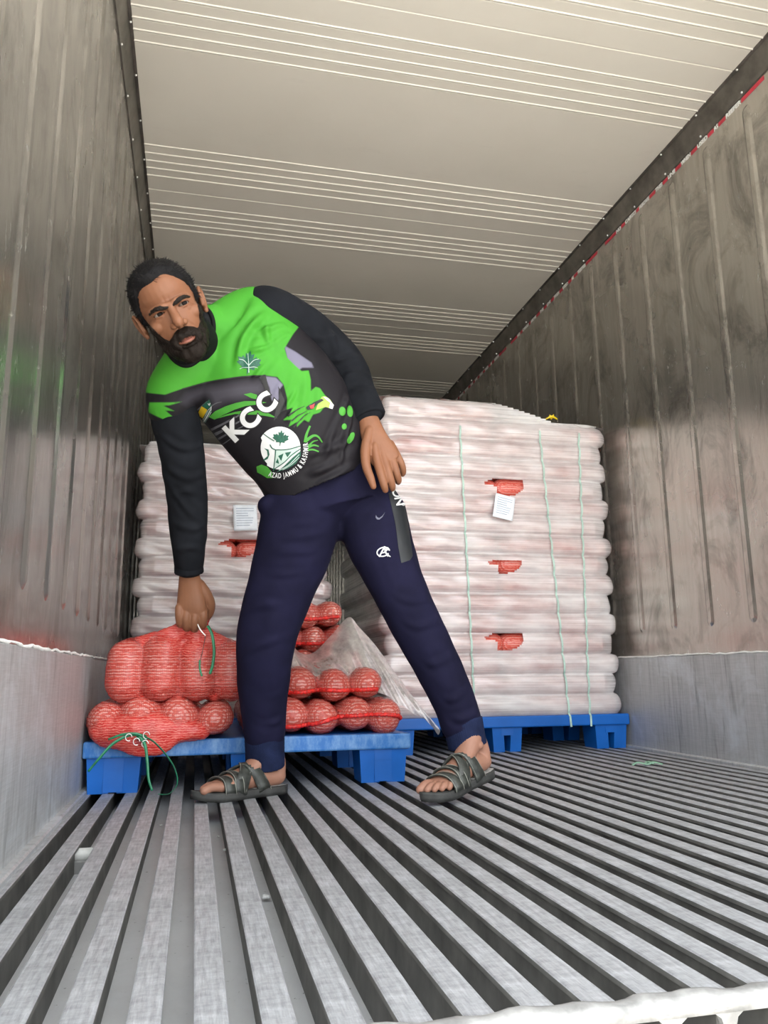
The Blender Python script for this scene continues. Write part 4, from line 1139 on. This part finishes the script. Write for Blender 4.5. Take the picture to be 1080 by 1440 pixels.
def plane_uv(px, py, bvh):
    d = (at(px, py, 2.2) - CAM_POS).normalized(); hit = bvh.ray_cast(CAM_POS, d)[0]
    if hit is None or (hit - P0).length > .8: hit = CAM_POS + d * ((P0 - CAM_POS).dot(PD) / d.dot(PD))
    return ((hit - P0).dot(PU), (hit - P0).dot(PV))
def poly_sdf(q, poly):
    poly = np.array(poly); n = len(poly); best = np.full(len(q), 1e9); ins = np.zeros(len(q), bool)
    for i in range(n):
        a, b = poly[i], poly[(i + 1) % n]; ab = b - a; t = np.clip(((q - a) @ ab) / (ab @ ab + 1e-12), 0, 1)
        best = np.minimum(best, np.linalg.norm(q - a - t[:, None] * ab, axis=1))
        cr = ((a[1] > q[:, 1]) != (b[1] > q[:, 1])) & (q[:, 0] < (b[0] - a[0]) * (q[:, 1] - a[1]) / (b[1] - a[1] + 1e-12) + a[0]); ins ^= cr
    return np.where(ins, best, -best)
uv = np.stack([(c - np.array(P0)) @ np.array(PU), (c - np.array(P0)) @ np.array(PV)], 1)
NECKLINE = [(286, 430), (296, 440), (301, 457), (298, 477), (287, 498), (267, 515), (248, 510), (234, 492), (229, 470)]
def layer(name, polys):
    s = np.full(len(c), -1.0)
    for pl in polys: s = np.maximum(s, poly_sdf(uv, [plane_uv(x, y, SH_BVH) for x, y in pl]))
    attr(shirt_me, name, s)
layer('green', [
    [(180, 470), (205, 552), (232, 555), (255, 547), (289, 537), (311, 533), (340, 529), (372, 527.6), (390, 530), (399, 541), (404, 560), (403, 576), (412, 573), (407, 583), (398, 591), (410, 590), (406, 600), (418, 593), (417, 601), (428, 590), (434, 594), (440, 583), (450, 580), (459, 568), (463, 562), (457, 556), (450, 546), (444, 544), (437, 550), (437, 534), (434, 521), (424, 522), (414, 513), (404, 503), (400, 490), (412, 470), (440, 430), (380, 340), (200, 380)],
    [(210, 566), (240, 566), (256, 565), (238, 570), (228, 570), (246, 578), (232, 577), (243, 586), (236, 592), (205, 580)]])
layer('neck', [NECKLINE + [(240, 440), (262, 425)]])
layer('violet', [[(400, 486), (416, 495), (438, 510), (441, 517), (425, 517), (418, 522), (406, 512)], [(372, 529), (388, 531), (398, 541), (392, 549), (392, 560), (388, 573), (382, 562), (379, 545)]])
layer('smoke', [[(258, 549), (289, 539), (340, 531), (371, 530), (378, 545), (380, 560), (350, 566), (318, 572), (298, 585), (288, 562), (262, 575), (246, 566)]])
def shirtm():
    a = N('printed_jersey'); gr = a.ramp(a.math('ADD', a.math('MULTIPLY', a.attr('green'), 220.0), .5), [(.15, 0), (.85, 1)])
    vi = a.ramp(a.math('ADD', a.math('MULTIPLY', a.attr('violet'), 160.0), .5), [(.15, 0), (.85, 1)])
    smk = a.ramp(a.math('ADD', a.math('MULTIPLY', a.attr('smoke'), 28.0), .1), [(.1, 0), (.9, 1)])
    n1 = a.noise(5, None, 4); base = a.mix(n1, (.0075, .0068, .0085), (.014, .012, .015))
    cc = a.mix(smk, base, a.mix(n1, (.030, .028, .036), (.075, .070, .086)))
    cc = a.mix(vi, cc, a.mix(n1, (.10, .095, .14), (.19, .18, .24)))
    cc = a.mix(gr, cc, a.mix(a.noise(12, None, 4), (.040, .225, .020), (.060, .295, .027)))
    nk = a.ramp(a.math('ADD', a.math('MULTIPLY', a.attr('neck'), 220.0), .5), [(.15, 0), (.85, 1)]); cc = a.mix(nk, cc, (.006, .006, .007))
    w = a.noise(380, None, 2); a.set(color=cc, rough=.6, spec=.16); a.bump(w, .15, .0006); return a.m
M_SHIRT = shirtm()
# open at the hem: below the waistband line the shell ends
hem_n = (at(455, 690, 2.29) - at(425, 620, 2.27)).normalized(); hem_o = at(452, 683, 2.29)
cutm = ((c - np.array(hem_o)) @ np.array(hem_n)) < .0
shirt_me = keep(shirt_me, cutm)
shirt = link('shirt', shirt_me, M_SHIRT, man, True)
md = shirt.modifiers.new('cloth', 'SOLIDIFY'); md.thickness = .003; md.offset = -1
# sleeves
def sleeve(P, R, fl, cuff, wide):
    v = Vol(); v.limb(J(*P), R, 9, 32, wide=wide); me = v.mesh(.004, 5); folds(me, fl)
    cc = co(me); set_co(me, cc + normals(me) * (wob(cc, 24, 3.3) * .0018)[:, None])
    o = link('sleeve', me, M_SLEEVE, shirt, True)
    v = Vol(); v.limb(J(*cuff[0]), cuff[1], 4, 28, wide=wide, round_ends=False); cm = v.mesh(.0035, 3)
    link('cuff', cm, M_SLEEVE, shirt, True)
sleeve(((352, 436, 2.185), (378, 441, 2.182), (430, 470, 2.225), (468, 500, 2.250), (487, 522, 2.255), (502, 555, 2.222), (514, 580, 2.198)),
       [.060, .079, .078, .070, .067, .060, (.055, .048)],
       [(((450, 520, 2.17), (480, 505, 2.19), (510, 500, 2.2)), .010, .006), (((455, 535, 2.18), (490, 528, 2.18), (522, 530, 2.2)), .010, .006), (((468, 555, 2.17), (500, 548, 2.16), (530, 550, 2.18)), .009, .004),
        (((395, 480, 2.14), (440, 475, 2.15), (490, 470, 2.2)), .012, .004), (((385, 430, 2.10), (400, 455, 2.13), (420, 490, 2.15)), .012, .004), (((440, 440, 2.18), (470, 480, 2.17), (475, 520, 2.18)), .011, .005)],
       (((511, 571, 2.204), (519, 589, 2.190)), [(.055, .047), (.053, .046)]), wd(1, -.2))
sleeve(((246, 548, 2.222), (240, 562, 2.230), (252, 612, 2.275), (258, 655, 2.325), (263, 695, 2.370), (265, 750, 2.432), (266, 797, 2.482)),
       [.058, .066, .0665, .063, .060, .055, (.044, .040)],
       [(((225, 610, 2.23), (255, 630, 2.23), (288, 625, 2.27)), .010, .005), (((232, 655, 2.28), (262, 672, 2.28), (290, 662, 2.32)), .011, .005), (((238, 700, 2.33), (265, 690, 2.31), (290, 700, 2.35)), .010, .005),
        (((240, 735, 2.37), (268, 745, 2.36), (290, 735, 2.4)), .011, .004), (((235, 680, 2.31), (262, 715, 2.33), (285, 735, 2.38)), .010, .004), (((243, 775, 2.42), (268, 770, 2.4), (287, 775, 2.43)), .010, .003)],
       (((265, 787, 2.474), (266, 806, 2.490)), [(.043, .039), (.045, .041)]), wd(1, .05))
# collar: black rib lying round the neckline
NECKLINE = [(286, 430), (296, 440), (301, 457), (298, 477), (287, 498), (267, 515), (248, 510), (234, 492), (229, 470)]
P = []
for (x, y) in smooth_path(NECKLINE, 6):
    d_ = (at(x, y, 2.2) - CAM_POS).normalized(); hit, nn, _, _ = SH_BVH.ray_cast(CAM_POS, d_)
    if hit is not None and hit.y < 2.3: P.append(list(hit - d_ * .002))
P = np.array(P); 
for _ in range(8): P[1:-1] = .5 * P[1:-1] + .25 * (P[:-2] + P[2:])
link('collar', tube_me(P, .0062, 10), M_COLLAR, shirt, True)
v = Vol(); v.limb([NECKB + Vector((0, .01, -.03)), NECKB.lerp(H(0, .03, -.072), .30), NECKB.lerp(H(0, .03, -.072), .60)], [.062, .058, .054], 6, 26); link('undershirt_neck', v.mesh(.004, 3), M_COLLAR, man, True)
# ---- prints: thin pieces of their own lying on the cloth
def decal(name, polys, mat, parent, bvh, lift=.0012, res=.006, sdir=None):
    """flat outlines (px lists) -> triangulated sheet laid on the cloth along the print plane"""
    bm = bmesh.new()
    for pl in polys:
        if pl[0] == 'S':
            A_ = [bm.verts.new((x, -y, 0)) for x, y in pl[1]]; B_ = [bm.verts.new((x, -y, 0)) for x, y in pl[2]]
            for i in range(len(A_) - 1): bm.faces.new((A_[i], A_[i + 1], B_[i + 1], B_[i]))
            continue
        vs = [bm.verts.new((x, -y, 0)) for x, y in pl]
        try: bm.faces.new(vs)
        except Exception: pass
    bmesh.ops.triangulate(bm, faces=bm.faces[:], ngon_method='EAR_CLIP')
    for _ in range(3):
        es = [e for e in bm.edges if e.calc_length() > res * 480]
        if not es: break
        bmesh.ops.subdivide_edges(bm, edges=es, cuts=1); bmesh.ops.triangulate(bm, faces=[f for f in bm.faces if len(f.verts) > 3])
    return lay(name, bm, mat, parent, bvh, lift)
def lay(name, bm, mat, parent, bvh, lift):
    bad = []
    for v in bm.verts:
        d = (at(v.co.x, -v.co.y, 2.2) - CAM_POS).normalized()
        hit, nn, _, _ = bvh.ray_cast(CAM_POS, d)
        if hit is None or (hit - P0).length > .9: bad.append(v); continue
        if nn.dot(d) > 0: nn = -nn
        v.co = hit + nn * lift
    bmesh.ops.delete(bm, geom=bad, context='VERTS')
    bmesh.ops.delete(bm, geom=[v for v in bm.verts if not v.link_faces], context='VERTS')
    if not bm.faces: bm.free(); return None
    return link(name, fin(bm), mat, parent, True)
def xf(pts, cx, cy, s, ang):
    ca, sa = math.cos(math.radians(ang)), math.sin(math.radians(ang))
    return [(cx + s * (x * ca - y * sa), cy + s * (x * sa + y * ca)) for x, y in pts]
def stroke(pts, w):
    P = smooth_path([list(p_) for p_ in pts], 4); L, R_ = [], []; n = len(P)
    for i in range(n):
        t = P[min(i + 1, n - 1)] - P[max(i - 1, 0)]; t = t / (np.linalg.norm(t) + 1e-9); q = np.array([-t[1], t[0]])
        ww = (w[0] + (w[1] - w[0]) * i / (n - 1)) if hasattr(w, '__len__') else w
        L.append(tuple(P[i] + q * ww / 2)); R_.append(tuple(P[i] - q * ww / 2))
    return ('S', L, R_)
def disc(cx, cy, rx, ry, ang=0, n=32): return xf([(rx * math.cos(2 * PI * i / n), ry * math.sin(2 * PI * i / n)) for i in range(n)], cx, cy, 1, ang)
LEAF = [(0, -1), (.14, -.62), (.36, -.74), (.30, -.30), (.55, -.52), (.62, -.36), (.95, -.38), (.82, -.08), (.98, .06), (.50, .38), (.54, .54), (.12, .50), (.06, .60), (.03, .95), (-.03, .95), (-.06, .60), (-.12, .50), (-.54, .54), (-.50, .38), (-.98, .06), (-.82, -.08), (-.95, -.38), (-.62, -.36), (-.55, -.52), (-.30, -.30), (-.36, -.74), (-.14, -.62)]
def sh(name, polys, mat, lift=.0012): return decal(name, polys, mat, shirt, SH_BVH, lift)
sh('leaf_print', [xf(LEAF, 350, 510, 17.5, 8)], M_PRINTDG)
sh('leaf_veins', [stroke([(350, 524), (350, 512), (349, 497)], (1.2, .7)), stroke([(350, 514), (357, 507), (364, 505)], (1.0, .5)), stroke([(350, 514), (343, 507), (336, 505)], (1.0, .5)), stroke([(350, 517), (358, 516), (363, 518)], (.8, .4)), stroke([(350, 517), (342, 517), (337, 519)], (.8, .4))], M_PALE, .002)
sh('green_swoosh', [[(294, 586), (303, 578), (318, 571), (332, 566.5), (344, 564), (362, 564), (375, 566), (360, 569), (345, 571), (330, 576), (315, 583), (302, 590)],
    [(303, 589), (317, 583), (331, 579), (345, 577), (360, 577), (374, 579), (390, 588), (374, 585), (360, 583), (345, 583), (331, 582), (318, 585)],
    [(343, 554.5), (353, 552.5), (361, 555), (364, 562), (354, 560)]], M_PRINTG)
sh('grey_streaks', [stroke([(253, 594), (268, 591), (285, 582)], (1.5, 4)), stroke([(258, 585), (274, 579), (292, 565)], (1, 3)), stroke([(287, 609), (310, 598), (338, 583)], (4, 2)), stroke([(298, 613), (318, 603), (345, 588)], (5, 1.5)), stroke([(303, 620), (322, 609), (345, 598)], (3.5, 1)), stroke([(270, 603), (280, 600), (288, 594)], (1, 3)), stroke([(311, 626), (319, 621), (326, 616)], (2, 1)), stroke([(296, 572), (304, 567), (312, 565)], (2, .6))], M_PRINTGR)
sh('black_slash', [[(371, 528), (374, 529), (381, 560), (376, 556), (370, 540), (364, 530)], [(391, 543), (399, 560), (403, 575), (395, 580), (385, 592), (388, 575), (393, 566)], stroke([(256, 547), (290, 538), (340, 530), (374, 528)], 1.6)], M_PRINTK, .0018)
sh('flag_print', [[(284, 571), (294.5, 561.5), (298, 570), (292, 576)]], M_PRINTDG, .0015)
sh('flag_yellow', [[(284, 571), (292, 576), (285.5, 588), (277.5, 583)]], M_PRINTY, .0016)
sh('flag_stripes', [[(292, 577), (298, 571), (297.5, 580), (288, 596), (285.5, 589)]], M_PRINTW, .0016)
sh('flag_lines', [stroke([(296.5, 574), (291, 584), (286.5, 591)], 1.3), stroke([(297.5, 577), (292, 588), (288, 594)], 1.2), stroke([(294, 576), (289, 584), (286, 589)], .9)], M_PRINTDG, .0022)
sh('flag_crescent', [stroke([(293, 567), (295, 569.5), (296, 566.5)], 1.0)], M_PRINTW, .0022)
# bird head, claws, dots
sh('bird_beak', [[(452, 558), (457, 557), (464, 562), (469, 570), (466, 575), (458, 572.5), (450, 575), (444, 577), (447, 568)]], M_PRINTLG, .0015)
sh('beak_tip', [[(454, 558), (461, 560), (469, 570), (467, 575.5), (462, 574), (464, 567), (458, 562)]], M_PRINTW, .0022)
sh('bird_brow', [[(430, 573), (440, 566.5), (452, 561), (455, 563), (447, 568), (440, 575), (433, 577)]], M_PRINTK, .0018)
sh('bird_eye', [[(435, 571), (443, 567.5), (441, 574.5), (436, 575)]], M_PRINTR, .0024)
sh('feather_gap', [stroke([(405, 585), (415, 578), (428, 571)], (2.6, .6)), stroke([(410, 592), (420, 584), (432, 578)], (2.2, .5)), stroke([(422, 591), (428, 585), (436, 580)], (2.0, .4)), stroke([(413, 601), (419, 594), (424, 588)], (2, .4))], M_PRINTK, .0018)
sh('bird_claw', [stroke([(429, 622), (431, 611), (436, 599)], (4.2, 2.6)), stroke([(430, 620), (440, 613), (447, 614), (453, 622)], (4.5, 1.6)), stroke([(433, 629), (441, 626), (448, 628)], (4, 1.5)), stroke([(433, 633), (440, 632.5), (448, 635)], (3, 1.5)), stroke([(434, 627), (440, 621), (447, 619)], (3, 1))], M_PRINTG, .0015)
for q in ((481, 578.5, 4.6, 6.2), (491.5, 578.5, 4.2, 8.2, -8), (484, 600, 3.8, 4.2), (493, 616, 3.8, 8.6, 28)): sh('green_dot', [disc(*q)], M_PRINTG, .0015)
# round crest
CX, CY, CRR = 393, 630, 30
sh('crest', [[(CX + CRR * .99 * math.cos(t) + (3.5 if 2.2 < t < 3.6 else 0), CY + CRR * math.sin(t)) for t in np.linspace(0, 2 * PI, 44)[:-1]]], M_PRINTW)
sh('crest_leaf', [xf(LEAF, 395, 616, 11.8, 6)], M_PRINTDG, .002)
sh('crest_fields', [[(389, 664), (400, 655), (412, 643), (423, 634), (423, 641), (416, 652), (405, 659), (394, 662)]], M_PRINTDG, .002)
sh('crest_mint', [[(388, 634), (405, 632), (419, 629), (417, 637), (405, 646), (394, 655), (387, 656)]], M_PALE, .0017)
sh('crest_lines', [stroke([(371, 610), (378, 615), (386, 620)], 1.2), stroke([(380, 625), (383, 630), (388, 632.5)], 1.4), stroke([(388, 632.5), (404, 632), (423, 627)], 1.3), stroke([(388, 632.5), (387, 645), (385, 662)], 1.3), stroke([(385, 660), (400, 650), (410, 640), (423, 631)], 1.3), [(391.5, 641), (399, 637.5), (396, 648)], [(401, 636.5), (410, 635), (404.5, 643)], [(388, 650), (391, 644), (393, 652)]], M_PRINTDG, .0024)
sh('crest_stripes', [stroke([(393, 661), (406, 654), (421, 639)], 1.0), stroke([(398, 660.5), (410, 653), (421, 643)], .9)], M_PALE, .0026)
sh('crest_crescent', [[(372, 645), (377, 641), (376, 634), (372, 630), (378, 632), (379.5, 639), (377, 645), (371, 648)]], M_PRINTDG, .0024)
sh('green_patch', [[(361, 656), (368, 653), (376, 656), (383, 664), (384, 672), (376, 672), (368, 667), (362, 664)]], M_PRINTG, .0014)
# lettering
def letters(name, txt, cx, cy, size, ang, mat, parent, bvh, lift, bold=.0, sx=1.0, shear=0.0, rad=None):
    me = text_me(txt, 1.0, 0.0, bold=bold); cc = co(me); bm = bmesh.new(); bm.from_mesh(me); bpy.data.meshes.remove(me)
    bmesh.ops.remove_doubles(bm, verts=bm.verts, dist=.004)
    bmesh.ops.triangulate(bm, faces=bm.faces[:])
    ca, sa = math.cos(math.radians(ang)), math.sin(math.radians(ang))
    for v in bm.verts:
        x = (v.co.x * sx + v.co.y * shear) * size; y = -v.co.y * size
        v.co = (cx + x * ca - y * sa, -(cy + x * sa + y * ca), 0)
    for _ in range(2):
        es = [e for e in bm.edges if e.calc_length() > 4.5]
        if es: bmesh.ops.subdivide_edges(bm, edges=es, cuts=1); bmesh.ops.triangulate(bm, faces=[f for f in bm.faces if len(f.verts) > 3])
    return lay(name, bm, mat, parent, bvh, lift)
for ch, x, y in (('K', 331, 606), ('C', 352, 589.5), ('C', 375, 567.5)):
    letters('letter_outline', ch, x, y, 36, -43, M_PRINTK, shirt, SH_BVH, .0016, bold=.085)
    letters('letter', ch, x, y, 36, -43, M_PRINTW, shirt, SH_BVH, .0026, bold=.048)
txt = 'AZAD JAMMU & KASHMIR'; n_ = len(txt)
wts = [{' ': .45, 'J': .62, 'I': .45, 'M': 1.15, 'R': 1.0}.get(ch, .95) for ch in txt]; cum = np.cumsum([0] + wts); tot = cum[-1]
for i, ch in enumerate(txt):
    if ch == ' ': continue
    th = math.radians(113 - (cum[i] + wts[i] / 2) / tot * 126)
    letters('letter', ch, CX + 37.5 * math.cos(th), CY + 1 + 38 * math.sin(th), 9.8, math.degrees(th) - 90, M_PRINTW, shirt, SH_BVH, .0020, bold=.022, sx=.60)

# trousers
V_ = Vol()
V_.limb(J((462, 672, 2.300), (462, 700, 2.305), (464, 716, 2.310), (472, 736, 2.312)), [(.176, .122), (.189, .128), (.186, .128), (.125, .055)], 6, 40, wide=wd(150, -36))
V_.limb(J((424, 722, 2.305), (414, 770, 2.315), (401, 810, 2.325), (384, 860, 2.340), (374, 905, 2.355), (371, 950, 2.388), (371, 1000, 2.422), (372, 1032, 2.442)), [.118, .114, .104, .093, .085, .078, .067, .062], 8, 34)
V_.limb(J((521, 722, 2.295), (533, 762, 2.288), (549, 800, 2.278), (571, 850, 2.262), (603, 912, 2.250), (636, 980, 2.243), (649, 1018, 2.240)), [.106, .100, .089, .078, .071, .062, .060], 8, 34)
V_.ell(at(383, 712, 2.285), (.045, .05, .035))
tr_me = V_.mesh(.0048, 8, .5)
folds(tr_me, [
    (((375, 722, 2.2), (410, 735, 2.18), (450, 738, 2.19)), .012, .006), (((370, 745, 2.21), (405, 755, 2.19), (455, 748, 2.2)), .012, .006), (((478, 750, 2.2), (500, 735, 2.18), (540, 715, 2.19)), .011, .005),
    (((470, 760, 2.21), (440, 775, 2.20), (380, 775, 2.22)), .012, .005), (((352, 800, 2.25), (390, 808, 2.22), (445, 800, 2.25)), .010, .004), (((340, 860, 2.28), (375, 850, 2.25), (420, 850, 2.28)), .012, .005),
    (((335, 920, 2.30), (370, 905, 2.27), (410, 890, 2.30)), .012, .005), (((338, 965, 2.32), (370, 985, 2.31), (405, 975, 2.34)), .011, .004), (((342, 1010, 2.36), (372, 1022, 2.35), (400, 1012, 2.38)), .010, .006),
    (((540, 830, 2.19), (575, 845, 2.18), (615, 840, 2.2)), .010, .005), (((550, 870, 2.19), (590, 880, 2.18), (630, 865, 2.2)), .011, .005), (((575, 920, 2.19), (605, 935, 2.18), (645, 915, 2.2)), .011, .005),
    (((600, 965, 2.19), (630, 985, 2.18), (660, 965, 2.2)), .010, .005), (((618, 1008, 2.19), (645, 1012, 2.18), (675, 1000, 2.2)), .010, .007), (((520, 740, 2.18), (540, 790, 2.18), (555, 830, 2.18)), .012, .004)])
c = co(tr_me); set_co(tr_me, c + normals(tr_me) * (wob(c, 18, 4.4) * .0022)[:, None]); c = co(tr_me)
TR_BVH = BVHTree.FromPolygons([Vector(q) for q in c], [tuple(p_.vertices) for p_ in tr_me.polygons])
trous = link('trousers', tr_me, M_NAVY, man, True)
def cuff(P, R, w):
    v = Vol(); v.limb(J(*P), R, 5, 30, wide=w, round_ends=False); me = v.mesh(.003, 3); cc = co(me); ctr = np.array(at(*P[0])); ax_ = np.array((at(*P[-1]) - at(*P[0])).normalized())
    rel = cc - ctr; rad = rel - (rel @ ax_)[:, None] * ax_; ang = np.arctan2(rad @ np.array(CAM_R), rad @ np.array(CAM_F))
    set_co(me, cc + normals(me) * (np.sin(ang * 60) * .0006)[:, None]); link('ankle_cuff', me, M_CUFF, trous, True)
cuff(((372, 1032, 2.442), (372.5, 1056, 2.455), (373, 1078, 2.465)), [.0585, .0575, .0575], wd(1, 0))
cuff(((650, 1012, 2.241), (654, 1032, 2.238), (658, 1050, 2.237)), [.058, .0560, .0555], wd(1, -.2))
def tp(name, polys, mat, lift=.0014): return decal(name, polys, mat, trous, TR_BVH, lift)
tp('thigh_panel', [[(546, 694), (562, 686), (569, 710), (575, 745), (580, 782), (576, 788), (564, 792), (560, 770), (556, 738), (551, 715)]], M_PANEL)
for ch, x, y, sz in (('T', 549.5, 674, 17), ('I', 553.5, 684, 17), ('O', 556.5, 694, 17), ('N', 560.5, 705.5, 17)):
    letters('letter', ch, x, y, sz, 73, M_PRINTW, trous, TR_BVH, .0030, bold=.02, sx=.95, shear=.15)
tp('trademark_ring', [stroke([(566 + 1.8 * math.cos(t), 709.5 + 1.8 * math.sin(t)) for t in np.linspace(0, 5.9, 12)], .8)], M_PRINTW, .003)
tp('swoosh_print', [[(528.5, 724), (530, 727), (533, 728.5), (537, 726), (541.5, 720), (537.5, 727.5), (533.5, 731), (530, 730.5), (528, 727.5)]], M_SWOOSH, .002)
ov = [(539 + 9.0 * math.cos(t) * .93 + 1.6 * math.sin(t) * -1, 776 + 6.3 * math.sin(t)) for t in np.linspace(.35, 2 * PI - .25, 26)]
tp('oval_emblem', [stroke(ov, 1.7)], M_PRINTW, .0022)
tp('emblem_strokes', [stroke([(533.5, 783), (537, 776), (541, 768.5)], 2.0), stroke([(541, 768.5), (542, 776), (546, 782.5)], 2.0), stroke([(535.5, 777.5), (540, 777), (546.5, 771.5)], 1.5), stroke([(546, 770), (541, 776), (549, 783)], 1.4)], M_PRINTW, .0026)

# ------------------------------------------------------------------ sandals
M_SOLE = simple('dark_rubber_sole', (.030, .030, .028), .65, 0, .3, 30, .4, 150)
M_STRAPS = simple('worn_grey_green_strap', (.040, .043, .037), .5, 0, .3, 60, .5, 180)
M_STITCH = simple('pale_strap_edge', (.20, .20, .17), .6)
M_INSOLE = simple('pale_scuffed_insole', (.42, .43, .42), .45, .2, .35, 160, .8, 260)
def sandal(Fr, big):
    root = empty('sandal', Fr[0] + Vector((0, 0, -FT))); root.parent = man; root.location = root.location - world_of(man)
    OUT = lambda t: (np.interp(t, [-.05, 0, .1, .3, .5, .7, .85, .97, 1.08], [.012, .030, .038, .038, .040, .051, .050, .038, .008]))
    bm = bmesh.new(); n = 30; T = np.linspace(-.05, 1.08, n)
    A = []
    def lift(t): return .010 * max(0, (t - .75) / .3) ** 2
    for (hh, g) in ((-FT, .92), (-FT * .55, .99), (-FT * .45, .97), (-.004, 1.0), (0, .95)):
        ring = []
        for sgn in (1, -1):
            for t in (T if sgn > 0 else T[::-1]):
                s_ = sgn * OUT(t) * g + big * .004 * t
                ring.append(bm.verts.new(fp(Fr, t, s_, hh + lift(t))))
        A.append(ring)
    m2 = len(A[0])
    for a_, b_ in zip(A, A[1:]):
        for i in range(m2): bm.faces.new((a_[i], a_[(i + 1) % m2], b_[(i + 1) % m2], b_[i]))
    bm.faces.new(A[0][::-1])
    for i in range(n - 1):
        bm.faces.new((A[-1][i], A[-1][i + 1], A[-1][m2 - 2 - i], A[-1][m2 - 1 - i]))
    bmesh.ops.recalc_face_normals(bm, faces=bm.faces); link('sole', fin(bm), M_SOLE, root, True)
    bm = bmesh.new(); vs = []
    for sgn in (1, -1):
        for t in (T if sgn > 0 else T[::-1]):
            if -.03 < t < .45: vs.append(bm.verts.new(fp(Fr, t, sgn * OUT(t) * .90, .0015)))
    bm.faces.new(vs); bmesh.ops.triangulate(bm, faces=bm.faces); o = link('insole', fin(bm), M_INSOLE, root)
    o['label'] = 'pale scuffed insole at the heel'
    bb = BVHTree.FromPolygons([Vector(q) for q in BODY_C], BODY_F)
    def strap_(t0, t1, w0, w1, name='strap'):
        P = []; SD = []; Wd = []
        for k in range(21):
            g = PI * k / 20; t = t0 + (t1 - t0) * k / 20; s0 = math.cos(g); 
            a0 = fp(Fr, t, s0 * (OUT(t) * .97), 0.002 + lift(t)); a0 = fp(Fr, t, 0, .012) ; dr = Fr[2] * s0 * 1.15 + Fr[3] * math.sin(g) * .95
            src = a0 + dr.normalized() * .12; hit = bb.ray_cast(src, -dr.normalized(), .12)[0]
            q = (hit if hit is not None else a0 + dr.normalized() * .03)
            if k in (0, 20): q = fp(Fr, t, s0 * OUT(t) * .99, -.004)
            elif k in (1, 19): q = fp(Fr, t, s0 * OUT(t) * .99, .008 + lift(t))
            else: q = q + dr.normalized() * .0032
            P.append(list(q)); Wd.append(w0 + (w1 - w0) * math.sin(g))
        P = np.array(P)
        for _ in range(3): P[2:-2] = .5 * P[2:-2] + .25 * (P[1:-3] + P[3:-1])
        o = link(name, ribbon_me(P, Wd, Fr[1], .0042), M_STRAPS, root, True)
        for sg in (-1, 1):
            E_ = [Vector(p_) + Fr[1] * (sg * w_ * .47) + (Vector(p_) - fp(Fr, t0, 0, .012)).normalized() * .0026 for p_, w_ in zip(P, Wd)]
            link('strap_edge', tube_me(E_, .0011, 6), M_STITCH, o, True)
    strap_(.77, .73, .034, .030); strap_(.66, .62, .030, .022)
    strap_(.58 if big > 0 else .66, .30, .040, .032); strap_(.30, .62, .046, .034)
    return root
BODY_C = co(body_me); BODY_F = [tuple(p_.vertices) for p_ in body_me.polygons if p_.center.z < .2]
sandal(F1, +1 if F1[2].y < 0 else -1); sandal(F2, 1)
